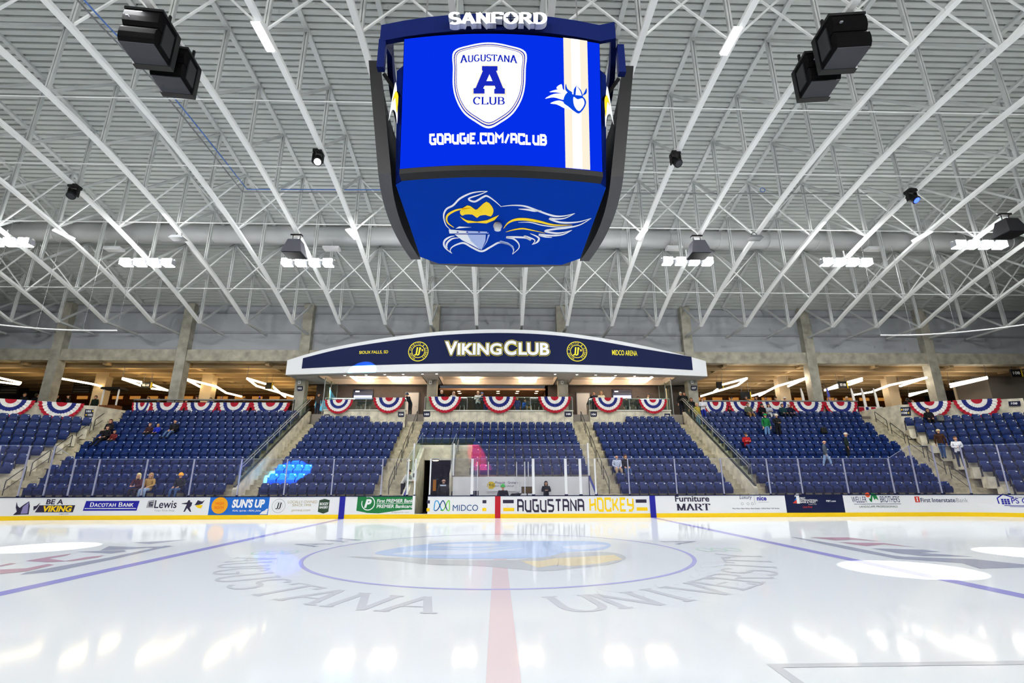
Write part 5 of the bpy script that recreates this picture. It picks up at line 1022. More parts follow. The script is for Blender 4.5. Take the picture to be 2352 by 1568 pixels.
shield=[(1114,100),(1158,106),(1197,120),(1197.5,160),(1196,200),(1188,232),(1170,262),(1145,282),(1113.5,297),(1082,282),(1056,262),(1039,232),(1031.5,200),(1031.5,160),(1033,120),(1070,106)]
def shs(k): return [(1114+(x-1114)*k,194+(y-194)*k) for x,y in smooth2d(shield,5)]
for k,m,w in ((1,eW,.006),(.955,eN,.012),(.93,eC,.018),(.9,eN,.024),(.885,eW,.03)): sput('shield',poly2d(shs(k)),m,w)
def arcfit(g,x0,x1,y0,y1,bow):
    v,f=fit(g,x0,x1,y1,y0); return [(a,b-bow*(1-((a-(x0+x1)/2)/((x1-x0)/2))**2)) for a,b in v],f
sput('lettering',arcfit(serif2d('AugustanA',.19,.45,.13,.86),1048,1178,132,151,4),eN,.04); sput('lettering',fit(serif2d('CLUB',.17,.5,.13),1078,1150,246,228),eN,.04)
Ap=[(1098,158),(1133,158),(1133,168),(1130,169),(1146,208),(1150,209),(1150,221),(1126,221),(1126,211),(1129,209),(1127,203),(1104,203),(1101,209),(1104,211),(1104,221),(1079,221),(1079,209),(1084,208),(1100,169),(1098,168)]
sput('letter_mark',poly2d([(1114.5+(x-1114.5)*1.1,190+(y-190)*1.09) for x,y in Ap]),eC,.038); sput('letter_mark',poly2d(Ap),eN,.044); sput('letter_mark',poly2d([(1108,193),(1122,193),(1115,177)]),eW,.05)
sput('lettering',fit(block2d('GOAUGIE.COM/ACLUB',.3,.36),978,1247,332.5,304.5),eW,.012)
sput('side_band',poly2d([(1283.5,79.5),(1340,81),(1349,379),(1290.5,378)]),eC,.006); sput('side_band',poly2d([(1301,80),(1322,80.5),(1331,379),(1308,378.5)]),eW,.009)
# flowing helmet emblem on the screen (no face)
st=[[(1242,226),(1262,214),(1288,212),(1300,220),(1285,226),(1262,222)],[(1252,210),(1276,202),(1300,208),(1292,213),(1270,210)],[(1268,200),(1280,190),(1284,202),(1296,206),(1285,207)],[(1254,236),(1275,228),(1296,236),(1310,246),(1290,246),(1270,238)]]
sput('flowing_emblem',poly2d(*[smooth2d(p,4) for p in st]),eW,.012)
sput('flowing_emblem',poly2d(smooth2d([(1288,216),(1298,206),(1308,212),(1326,212),(1338,224),(1334,240),(1322,254),(1310,250),(1296,240),(1285,232)],4)),eD,.014)
sput('flowing_emblem',poly2d([(1315,190),(1326,200),(1331,214),(1308,214),(1309,200)]),eD,.017); sput('flowing_emblem',poly2d([(1315,190),(1324,202),(1328,213),(1313,213)]),eW,.02); sput('flowing_emblem',poly2d(smooth2d([(1290,188),(1294,200),(1306,208),(1298,210),(1289,202)],3),smooth2d([(1339,194),(1339,206),(1330,212),(1334,204)],3)),eD,.017)
sput('flowing_emblem',poly2d(smooth2d([(1308,218),(1318,222),(1330,219),(1334,232),(1322,249),(1310,238)],4)),eW,.02)
# core, underside
zu=9.03; oct_=[(-2.15,-2.62),(2.15,-2.62),(2.72,-2.1),(2.72,2.1),(2.15,2.62),(-2.15,2.62),(-2.72,2.1),(-2.72,-2.1)]
nvy=mat('score navy','0a1f6c',.8,spec=.05); nvyu=mat('score underside','0a3aa6',.95,spec=.02)
mb=MB(); n=8; top8=[(x*1.06,y*1.06) for x,y in oct_]; mb.add([(x,y,zu) for x,y in oct_]+[(x,y,12.5) for x,y in top8],[(i,(i+1)%n,n+(i+1)%n,n+i) for i in range(n)]+[tuple(range(n,2*n))]); mb.build('core_body',nvy,sb)
us=MB().add([(x,y,zu-.01) for x,y in oct_],[tuple(range(7,-1,-1))]).build('underside_panel',nvyu,sb)
def und(a,b,w=0): p=at(a,b,Z=zu-.02-w); return tuple(p)
U=lambda L:[(1000+x/5.88,400+y/5.88) for x,y in L]
uw=mat('emblem white','eef1f6',.5,emit=.12); uy=mat('emblem yellow','ffd800',.5,emit=.12); ul=mat('emblem light blue','aabce8',.5,emit=.1)
def uput(g,m,w=0.): put('emblem',g,m,und,us,w)
wl=[[(200,745),(140,680),(112,560),(150,470),(240,420),(330,330),(470,260),(600,235),(705,230)],[(705,230),(600,275),(450,330),(530,370),(640,310),(700,295),(800,360),(890,440)],[(890,435),(1040,420),(1200,430),(1350,480),(1530,545),(1640,568),(1760,560),(1885,528)],[(1885,528),(1760,590),(1640,605),(1540,600),(1660,645),(1800,655),(1950,640),(2105,595)],[(2105,595),(1960,680),(1800,720),(1620,740),(1480,768),(1620,795),(1740,785),(1845,755)],[(1845,755),(1720,815),(1560,828),(1400,815),(1480,845),(1575,855)],[(1280,800),(1370,840),(1400,875),(1370,920),(1305,950)],[(1305,950),(1345,900),(1310,870),(1200,835),(1290,890),(1200,855),(960,850),(1050,870),(1120,930),(1125,1000),(1040,1080)],[(1040,1080),(1055,1020),(1010,960),(930,930),(850,925),(740,985),(625,1040),(500,990),(390,930),(300,945),(225,985),(200,1030),(225,1070)],[(225,1070),(150,1010),(115,950),(130,890),(200,845),(260,832)],[(320,860),(230,870),(165,920),(150,970),(165,1000)],[(1125,470),(1240,478),(1340,495),(1430,492)]]
for L in wl: uput(ribbon2d(U(L),[1.,4.2,4.4,1.],5),uw)
for L,ws in (([(920,735),(980,660),(1080,615),(1220,610),(1400,640),(1600,685),(1850,685)],[.6,4,6,6,4,.6]),([(950,780),(1060,750),(1180,735),(1300,755),(1480,795)],[.6,2.5,3.5,2.5,.6])): uput(ribbon2d(U(L),ws,5),uy)
uput(ribbon2d(U([(1120,650),(1280,650),(1450,690),(1650,712),(1850,700)]),[.6,2.4,2.4,.6],5),uw)
uput(ribbon2d(U([(480,455),(300,480),(180,540),(150,600),(170,660),(250,720)]),[1,4,5,4,3,1],5),uy)
uput(poly2d(smooth2d(U([(330,500),(430,420),(500,450),(550,480),(600,440),(690,370),(760,430),(785,500),(750,570),(680,550),(600,560),(560,590),(500,545),(400,545),(360,560)]),2)),uy)
uput(poly2d(U([(330,570),(420,620),(560,640),(700,620),(860,550),(800,620),(690,665),(560,655),(440,660),(380,620)])),uy,.004)
uput(poly2d(U([(270,735),(320,705),(490,715),(380,725)])),uw); uput(poly2d(U([(180,745),(300,760),(720,775),(720,800),(300,800),(190,800)])),ul,.004); uput(poly2d(U([(180,745),(420,765),(440,800),(190,800)])),uw,.006)
for x in (300,430,590,710): uput(ring2d(1000+x/5.88,400+782/5.88,0,2.6,14,sv=.5),nvyu,.01)
uput(poly2d(U([(260,812),(680,815),(675,900),(625,1020),(500,960),(380,890)])),ul,.002); uput(poly2d(U([(260,812),(430,812),(480,900),(600,1015),(480,950),(360,890)])),uw,.006)
uput(poly2d(U([(710,815),(735,815),(700,910),(640,1000),(690,900)])),ul); uput(poly2d(U([(850,920),(880,895),(980,920),(1050,970),(1070,1025),(1000,960)])),ul)
t=MB().tube([tuple(at(1143,521,Z=zu-.02)),tuple(at(1143,521,Z=zu-.02)+Vector((0,0,-.1)))],.1,12).sphere(tuple(at(1143,519,Z=zu-.14)),.13,nu=12,nv=8).build('dome_camera',whitep,sb)
# side and rear screens
bk=mat('cabinet black','111114',.5); bg=mat('cabinet underside lit','4d4d4f',.6)  # underside grey has the light from the ice mixed into its colour
for rot in (PI/2,-PI/2,PI):
    mb=MB(); u0=MB()
    def sc2(u,v,w): q=scr(u*.98,v,w); a=Vector((q[0],q[1]-(.45 if rot!=PI else .2),q[2]-.02)); a.rotate(Matrix.Rotation(rot,3,'Z')); return tuple(a)
    N2=12
    for i in range(N2):
        P=[sc2(u,v,w) for u in (-1+2*i/N2,-1+2*(i+1)/N2) for (v,w) in ((0,0),(1,0),(1,-.32),(0,-.32))]
        mb.add(P,[(0,4,5,1),(1,5,6,2),(2,6,7,3)]+([(0,1,2,3)] if i==0 else [])+([(7,6,5,4)] if i==N2-1 else [])); u0.v+=[P[3],P[0]]+([P[7],P[4]] if i==N2-1 else [])
    nm='rear' if rot==PI else 'side'
    o=mb.build(nm+'_screen',bk,sb); u0.f=[(2*i,2*i+1,2*i+3,2*i+2) for i in range(N2)]; u0.m=[0]*N2; u0.build('underside_strip',bg,o)
# top crown
def crown(x0,z0,z1): 
    mb=MB(); P=[]
    for s in range(4):
        for i in range(10):
            u=-1+2*i/10; q=Vector((3.2*u,-2.95-.42*(1-u*u),0)); q.rotate(Matrix.Rotation(PI/2*s,3,'Z')); P.append(q)
    n=len(P); v=[]
    for q in P: d=q.normalized()*.16; v+=[(q.x,q.y,z0),(q.x,q.y,z1),(q.x-d.x,q.y-d.y,z1),(q.x-d.x,q.y-d.y,z0)]
    for i in range(n):
        a,b2=4*i,4*((i+1)%n); mb.f+=[(a,b2,b2+1,a+1),(a+1,b2+1,b2+2,a+2),(a+2,b2+2,b2+3,a+3),(a+3,b2+3,b2,a)]
    mb.v=v; mb.m=[0]*len(mb.f); return mb
crown(0,12.74,13.28).build('top_crown',mat('crown navy','0b1a54',.7,spec=.1),sb)
for sx_ in (-1,1):
    for sy in (-1,1): MB().box(sx_*3.13-.09,sx_*3.13+.09,sy*2.88-.09,sy*2.88+.09,11.9,12.8).build('corner_post',mat('crown navy','0d1d5c',.4),sb); MB().bar((sx_*3.1,sy*2.7,11.95),(sx_*2.75,sy*2.3,11.6),.07).build('corner_bracket',black,sb)
for sx_ in (-1,1):
    f=lambda a,b,w=0:(sx_*(2.62+a*.3+w*.7),-2.5+a*.3-w*.7+.1,11.3+b*1.7)
    put('corner_emblem',poly2d(smooth2d([(0,.3),(.3,.05),(.5,-.35),(.2,-.2),(-.2,-.3),(-.5,-.55),(-.4,-.2)],3)),uw,f,sb,.25); put('corner_emblem',poly2d(smooth2d([(-.45,-.05),(-.1,.1),(.2,-.05),(-.1,-.02),(-.4,-.35)],3)),uy,f,sb,.26)
# SANFORD letters
le=MB(); lw=mat('letter white','f6f7f8',.4,emit=.25); ls=mat('letter side shaded','bfc3c8',.5)  # sides greyer than the faces: shade on the letter returns is painted in
def cpx(x,y,w=0): p=at(x,y,Y=-3.42-w); return tuple(p)
g=serif2d('SANFORD',.27,.7,.17); v,f=fit(g,1030,1257,55.5,26)
v=[(a,b+1.2*abs((a-1143)/113)) for a,b in v]
q=MB(); pc=pieces(len(v),f); YF=-3.58
q.add([tuple(at(a,b,Y=YF-pc[i]*1e-4)) for i,(a,b) in enumerate(v)],f); o=q.build('sponsor_lettering',lw,sb); o['label']='raised white slab letters SANFORD'
q=MB()
for poly in f:
    P=[at(*v[i],Y=YF+.004) for i in poly]; n=len(P); q.add([tuple(p) for p in P]+[(p.x,YF+.16,p.z) for p in P],[(i,n+i,n+(i+1)%n,(i+1)%n) for i in range(n)])
q.build('letter_returns',ls,sb)
put('cross_bar',poly2d([(1162,38.8),(1184,38.8),(1184,41),(1162,41)],[(1171.5,30),(1174,30),(1174,51),(1171.5,51)]),navy,lambda a,b,w=0:tuple(at(a,b,Y=YF-.02)),sb,0)
for x in (-2.2,2.2):
    for y in (-2.,2.): MB().bar((x,y,12.6),(x,y,ZB(y)),.04).build('hanging_cable',grey,sb)
MB().box(-2.4,2.4,-2.4,2.4,12.5,12.62).box(-2.7,2.7,-.1,.1,13.0,13.2).build('top_frame',mat('frame dark','16161a',.6),sb)
# ================================================================== PEOPLE
def pose(kind):
    """joints -> (points, edges, radii, label per edge); faces -Y, floor at z=0"""
    P={};E=[]
    def pt(n,x,y,z,r): P[n]=((x,y,z),r)
    sit=kind.startswith('sit'); lean={'lean':-.22,'sitlean':-.16,'sitback':.1,'bend':-.4}.get(kind,0 if not sit else .03)
    pz=.56 if sit else .95
    def tz(h): return (lean*h/.6, pz+h*math.sqrt(max(.1,1-(lean/.6)**2)))
    def T(n,x,h,r,dy=0): y,z=tz(h); pt(n,x,y+dy,z,r)
    T('pel',0,0,(.165,.13)); T('sp',0,.2,(.17,.13)); T('ch',0,.4,(.185,.135)); T('nk',0,.5,(.066,.066)); 
    hy,hz=tz(.515); pt('h0',0,hy-.02,hz+.07,(.06,.065)); pt('hc',0,hy-.035,hz+.15,(.094,.11)); pt('ht',0,hy-.03,hz+.235,(.07,.08)); pt('no',0,hy-.152,hz+.135,(.016,.016)); pt('chn',0,hy-.09,hz+.075,(.045,.04))
    E+=[('pel','sp','t'),('sp','ch','t'),('ch','nk','t'),('nk','h0','s'),('h0','hc','s'),('hc','ht','s'),('hc','no','s'),('h0','chn','s')]
    for s,c in ((-1,'l'),(1,'r')):
        pt('ear'+c,s*.095,hy-.02,hz+.145,(.014,.02)); E.append(('hc','ear'+c,'s'))
        y,z=tz(.46); pt('sh'+c,s*.19,y,z+.015,(.085,.085)); E.append(('ch','sh'+c,'t'))
        y0,z0=tz(.2)
        if kind in('stand','walk','back'): el=(s*.245,y+.03,z-.27); wr=(s*.25,y-.05,z-.5); hd=(0,-.25,-1)
        elif kind in('clasp','phone'): el=(s*.245,y+.0,z-.25); wr=(s*.07,y-.24,z-.24+(.05 if kind=='phone' else -.06)); hd=(-s*.6,-.5,.1)
        elif kind in('lean','sitlean','bend'): el=(s*.25,y-.1,z-.26); wr=(s*.1,y-.33,z-.3); hd=(-s*.5,-.8,-.1)
        elif kind=='cam': el=(s*.25,y-.22,z-.12); wr=(s*.09,y-.3,z+.12); hd=(-s*.3,-.4,.8)
        elif kind=='sitx': el=(s*.24,y-.03,z-.25); wr=(-s*.02,y-.22,z-.22); hd=(-s*1,-.1,.1)
        else: el=(s*.245,y-.02,z-.25); wr=(s*.13,y-.26,z-.36); hd=(-s*.3,-.9,-.2)
        pt('el'+c,*el,(.062,.062)); pt('wr'+c,*wr,(.04,.038)); E+=[('sh'+c,'el'+c,'t'),('el'+c,'wr'+c,'t')]
        d=Vector(hd).normalized(); side=d.cross(Vector((0,0,1))); side=side.normalized() if side.length>.1 else Vector((1,0,0)); w=Vector(wr)+d*.05
        pt('pm'+c,*w,(.034,.02)); E.append(('wr'+c,'pm'+c,'s'))
        for i,(o,L) in enumerate(((-.028,.062),(-.009,.075),(.01,.07),(.028,.055))):
            a=w+d*.045+side*o; b_=a+d*L*.5+Vector((0,0,-.006)); c_=a+d*L+Vector((0,0,-.02))
            for n,q,r in (('a',a,.0095),('b',b_,.009),('c',c_,.008)): pt('f%s%d%s'%(c,i,n),*q,(r,r))
            E+=[('pm'+c,'f%s%da'%(c,i),'s'),('f%s%da'%(c,i),'f%s%db'%(c,i),'s'),('f%s%db'%(c,i),'f%s%dc'%(c,i),'s')]
        a=w+side*(-.042*1)-d*.005+Vector((0,-.01,0)); b_=a+side*-.018+d*.03
        pt('t%sa'%c,*a,(.011,.011)); pt('t%sb'%c,*b_,(.009,.009)); E+=[('pm'+c,'t%sa'%c,'s'),('t%sa'%c,'t%sb'%c,'s')]
        if sit:
            hp=(s*.1,-.02,pz-.02); kn=(s*.13,-.44,.53); an=(s*.13,-.46 if kind!='sitback' else -.75,.1 if kind!='sitback' else .12); 
        elif kind=='walk': hp=(s*.09,0,.9); kn=(s*.1,-.16*s-.03,.5); an=(s*.1,-.2*s+.03,.1)
        else: hp=(s*.095,0,.91); kn=(s*.105,-.02,.5); an=(s*.11,.02,.09)
        pt('hp'+c,*hp,(.108,.108)); pt('kn'+c,*kn,(.074,.074)); pt('an'+c,*an,(.055,.058)); pt('to'+c,an[0]*1.06,an[1]-.15,an[2]-.05,(.042,.03)); pt('hl'+c,an[0],an[1]+.03,an[2]-.055,(.038,.03))
        E+=[('pel','hp'+c,'p'),('hp'+c,'kn'+c,'p'),('kn'+c,'an'+c,'p'),('an'+c,'to'+c,'b'),('an'+c,'hl'+c,'b')]
    return P,E
BODY={}
def body(kind):
    if kind in BODY: return BODY[kind]
    P,E=pose(kind); nm=list(P); ix={n:i for i,n in enumerate(nm)}
    me=bpy.data.meshes.new('b'); me.from_pydata([P[n][0] for n in nm],[(ix[a],ix[b_]) for a,b_,_ in E],[]); o=bpy.data.objects.new('b',me); C.objects.link(o)
    m=o.modifiers.new('s','SKIN'); m.branch_smoothing=.4; m.use_smooth_shade=True
    for i,n in enumerate(nm): v=me.skin_vertices[0].data[i]; v.radius=P[n][1]; v.use_root=(n=='pel')
    o.modifiers.new('u','SUBSURF').levels=1; o.modifiers['u'].render_levels=1
    dg=bpy.context.evaluated_depsgraph_get(); dg.update(); bm=bpy.data.meshes.new_from_object(o.evaluated_get(dg)); bpy.data.objects.remove(o); bpy.data.meshes.remove(me)
    bm.materials.clear()
    for _ in range(4): bm.materials.append(skin)
    sg=[(Vector(P[a][0]),Vector(P[b_][0]),'stpb'.index(l),max(P[a][1][0],.02)) for a,b_,l in E]; idx=[]
    for p in bm.polygons:
        c=p.center; best=9;bi=0
        for a,b_,l,r in sg:
            d=b_-a; t=max(0,min(1,(c-a).dot(d)/d.length_squared)); q=(c-(a+d*t)).length/ (r**.35)
            if q<best: best=q;bi=l
        if bi in(1,2) and abs(c.x)<.235 and not(bi==1 and c.y<-.16): bi=2 if (c.z<P['pel'][0][2]-.07 or (kind.startswith('sit') and c.y<-.14 and c.z<P['pel'][0][2]+.09)) else 1
        idx.append(bi)
    bm.polygons.foreach_set('material_index',idx); bm.polygons.foreach_set('use_smooth',[True]*len(idx)); bm.update()
    BODY[kind]=(bm,Vector(P['hc'][0]),Vector(P['ch'][0])); return BODY[kind]
HAIR={}
def check(name,a,b_,sc_):
    m=mat(name,a,.8,spec=.2); nt=m.node_tree
    if not nt.nodes.get('chk'):
        c=nt.nodes.new('ShaderNodeTexChecker'); c.name='chk'; c.inputs['Color1'].default_value=lin(a)+(1,); c.inputs['Color2'].default_value=lin(b_)+(1,); c.inputs['Scale'].default_value=sc_; t=nt.nodes.new('ShaderNodeTexCoord'); nt.links.new(t.outputs['Object'],c.inputs['Vector']); nt.links.new(c.outputs[0],nt.nodes['Principled BSDF'].inputs['Base Color'])
    return m
def hairmesh(st):
    if st in HAIR: return HAIR[st]
    mb=MB()
    if st in('short','grey','long'): mb.sphere((0,.028,.03),.107,.117,.124,14,7,v0=0,v1=.42); mb.sphere((0,.065,.0),.1,.07,.105,12,6)
    if st=='long': mb.sphere((0,.075,-.07),.1,.06,.2,12,8); mb.sphere((-.092,.035,-.06),.028,.05,.15,8,6); mb.sphere((.092,.035,-.06),.028,.05,.15,8,6)
    if st=='bald': mb.sphere((0,.045,-.01),.095,.07,.05,12,6)
    if st in('cap','backcap'):
        mb.sphere((0,.0,.03),.11,.124,.118,14,6,v0=0,v1=.5); s=-1 if st=='cap' else 1; mb.prism([(-.075,.08),(.075,.08),(.06,.18),(0,.2),(-.06,.18)],lambda a,b,w:(a,s*b,.035+w-.1*(b-.08)),0,.012); mb.sphere((0,0,.135),.012,nu=6,nv=4)
    if st=='beanie': mb.sphere((0,.01,.02),.115,.127,.145,14,7,v0=0,v1=.52); mb.tube([(.114*math.cos(R(a)),.01+.126*math.sin(R(a)),.02) for a in range(0,360,24)],.02,6,True)
    if st=='head': mb.sphere((0,.01,.0),.1,.11,.12,12,6)
    HAIR[st]=mb; return mb
EY=MB().sphere((-.036,-.104,.012),.011,nu=6,nv=4).sphere((.036,-.104,.012),.011,nu=6,nv=4).mesh('eyes',mat('eye dark','1a1412',.3))
MO=MB().prism([(-.025,-.052),(.025,-.052),(.018,-.062),(-.018,-.062)],lambda a,b,w:(a,-.108-w,b),0,.004).mesh('mouth',mat('lip','a5605a',.6))
def cm(h,r=.8): return mat('cloth '+h,h,r,spec=.2,noise=.12,nscale=14)
def person(kind,loc,label,top='22242a',pants='23283a',hair='short',hc='3a2a1c',rz=0,s=1.,sk=None,shoes='1a1a1c',group=None,extra=None):
    bm,H,CH=body(kind); t=thing('person',label,'person',loc,rz,group); t.scale=(s,s,s)
    o=bpy.data.objects.new('body',bm); C.objects.link(o); o.parent=t
    for i,m in enumerate((sk or skin,top if not isinstance(top,str) else cm(top),cm(pants),cm(shoes,.5))): o.material_slots[i].link='OBJECT'; o.material_slots[i].material=m
    h=hairmesh(hair); h2=MB(); h2.add([(a+H.x,b_+H.y,c+H.z) for a,b_,c in h.v],h.f); h2.build('hat' if hair in('cap','backcap','beanie') else 'hair',mat('hair '+hc,hc,.7),t,True)
    inst('eyes',EY,t,H); inst('mouth',MO,t,H)
    if extra: extra(t,H,CH)
    return t
def prow(y,sit,X=0,h=None):
    best=9e9;bk=0
    for k in range(11):
        q=proj((X,RY(k)-(.25 if sit else .38),FZ(k)+(1.21 if sit else 1.6)))[1]
        if abs(q-y)<best: best=abs(q-y);bk=k
    return bk
def seated(x,y,label,kind='sit',k=None,**kw):
    k=prow(y,True) if k is None else k; Y=RY(k)-.26; p=at(x,y,Y=Y); best=min((q for q in SEATS if q[1]==k and q[0] not in('102','108') and not any(abs(q[4]-a)<.3 and abs(q[5]-b_)<.3 for a,b_ in TAKEN)),key=lambda q:abs(q[4]-p.x)); X=best[4] if abs(best[4]-p.x)<.6 else p.x
    TAKEN.append((X,RY(k))); return person(kind,(X,Y,FZ(k)),label,**kw)
def stander(x,y,label,kind='stand',k=None,**kw):
    k=prow(y,False) if k is None else k; Y=RY(k)-.4; p=at(x,y,Y=Y); return person(kind,(p.x,Y,FZ(k)),label,**kw)
def onfloor(x,Y,z,label,kind='stand',y=905,**kw): p=at(x,y,Y=Y); return person(kind,(p.x,Y,z),label,**kw)
# section 103
seated(240,988,'person in black hoodie reclining at the left end of a row in section 103','sitback',top='121216',pants='141418',hair='long',hc='3a241a')
seated(262,968,'person with brown hair and black printed shirt near the steps of section 103',top='17171c',pants='1a1a20',hair='long',hc='5a3220')
seated(275,977,'small child in dark red beside the person in printed black shirt',top='6a2326',pants='22242c',hair='short',hc='6a4a2a',s=.78)
seated(339,970,'child in dark maroon striped top sitting left of the child in blue',top='3c2428',pants='17181e',hair='short',hc='7a4e34',s=.82)
seated(362,974,'child in bright blue jacket sitting mid section 103',top='1c2ea8',pants='15161e',hair='short',hc='c79a4c',s=.78)
seated(403,965,'man in black jacket and blue jeans sitting back mid section 103','sitback',top='17181d',pants='4a6288',hair='bald',hc='6a5444')
seated(311,1098,'blond person in maroon top in the front row of section 103','sitlean',top='4c2030',pants='2a2230',hair='long',hc='d8c48a',k=0)
seated(332,1100,'person with long fair hair in tan top and pale jeans, front row','sit',top='b08a4c',pants='8fa4c4',hair='long',hc='b89058',k=0)
seated(415,1105,'person in yellow beanie and black top in the front row of section 103','sit',top='20242a',pants='3a5a86',hair='beanie',hc='f2a81c',k=0)
# section 106
seated(1415,1057,'bald man in blue and white checked shirt and khaki trousers in section 106','sit',top=check('check blue','e2e6ee','6f86b0',22),pants='a08c70',hair='bald',hc='b0a090')
seated(1438,1056,'woman with brown hair in black jacket beside the checked shirt man',top='17181f',pants='33507c',hair='long',hc='4a2a1c')
# section 107
seated(1718,928,'large man in olive sweatshirt and khaki trousers in the top row of section 107','sit',top='5c6150',pants='8a6a42',hair='short',hc='4a3626',s=1.05)
seated(1751,930,'man in black cap and black top in the top row of section 107',top='17181c',pants='2c3a54',hair='cap',hc='16171b')
seated(1765,931,'woman under a grey and white blanket in the top row of section 107','sitx',top='b9bcc4',pants='c2c4ca',hair='long',hc='35251e')
seated(1795,932,'man in dark teal top in the top row of section 107',top='1e4046',pants='1c2436',hair='short',hc='5a4632')
seated(1808,928,'grey haired man in navy sweater in the top row of section 107',top='141c34',pants='151a2a',hair='short',hc='c9c4b8')
stander(1756,950,'man in green sweater, green cap and jeans standing in section 107','stand',top='14703a',pants='5f86b4',hair='cap',hc='16a04a')
stander(1782,952,'woman in long black coat and pale beanie holding a snack in section 107','clasp',top='17191c',pants='121316',hair='beanie',hc='d8cfc0')
seated(1713,1000,'man in red and black jacket and black cap sitting alone in section 107','sitx',top='b01c26',pants='2a3f78',hair='cap',hc='15161a')
stander(1890,1008,'bald man in grey hoodie and pale jeans standing in section 107','walk',top='4f5a68',pants='7f9cc6',hair='bald',hc='c2a890',rz=.9)
stander(1942,1005,'man in dark green jacket and cream cap standing in section 107','stand',top='1d2a26',pants='15171a',hair='cap',hc='cfc4b0',rz=.9)
stander(1612,915,'woman in white top and blue trousers with crossed arms by the club steps','clasp',top='e4e4ea',pants='1c2a90',hair='long',hc='6a3e28',k=10)
stander(1600,932,'person in yellow checked coat on the upper steps beside section 107','stand',top=check('check yellow','d8c452','8f7c22',14),pants='6a8aa0',hair='short',hc='c9b894',k=9,rz=.4)
stander(1586,905,'woman in black cardigan and white shirt beside the 107 column','stand',top='16171c',pants='1c2230',hair='long',hc='5a3a26',k=10)
# section 108
def cstand(x,y,label,sit=False,kind='stand',**kw):
    best=9e9
    for k in range(9):
        n=CN(k)-(.26 if sit else .4); p=at(x,y,n=(NV[1],n)); z=CZ(k)+(1.21 if sit else 1.6)
        if abs(p.z-z)<best: best=abs(p.z-z); B=(k,p,n)
    k,p,n=B; return person(kind,(p.x,p.y,CZ(k)),label,rz=kw.pop('rz',0)-R(27),**kw)
cstand(2132,949,'woman in black coat sitting in the top row of section 108',True,'sit',top='131317',pants='131317',hair='long',hc='2c1c16')
cstand(2153,984,'man in brown jacket and backward cream cap on the steps by 108',False,'walk',top='3c2418',pants='2c4a7a',hair='backcap',hc='d8c696',rz=PI*.85)
cstand(2196,1016,'man in white hockey jersey and dark jeans on the steps by 108',False,'clasp',top='e2e4ea',pants='222a44',hair='short',hc='5a3a26')
# boxes, tunnel
onfloor(1155,14.15,.2,'person in black jacket and green cap leaning over the score table','sitlean',1120,s=1.06,top='1b1720',pants='1b1c22',hair='beanie',hc='38b04a')
t=thing('stool','low black stool under the person at the score table','stool',(at(1155,1120,Y=14.15).x,14.2,.2)); MB().tube([(0,0,.42),(0,0,.46)],.17,12).build('seat',black,t)
for dx in(-1,1):
    for dy in (-1,1): MB().bar((dx*.1,dy*.1,.42),(dx*.16,dy*.16,0),.03).build('leg',grey,t)
onfloor(1254,14.5,.2,'young woman with long black hair in black jacket looking at a phone','phone',1110,s=.91,top='1a1c20',pants='3a332a',hair='long',hc='14110f')
def pat(t,H,CH): MB().box(-.14,.14,CH.y+.13,CH.y+.15,CH.z+.04,CH.z+.1).build('back_print',mat('print white','c8d4e4',.6),t)
onfloor(1019,13.75,0.02,'man in black jacket with white back print standing in the tunnel mouth','back',1104,top='1f1e1c',pants='2c2a28',hair='bald',hc='8a6a58',rz=PI,s=1.1,extra=pat)
onfloor(927,14.3,.9,'person in white and black jersey bending behind the left tunnel glass','bend',1085,top='e2e0da',pants='15161a',hair='cap',hc='15161a',rz=1.2,s=.92)
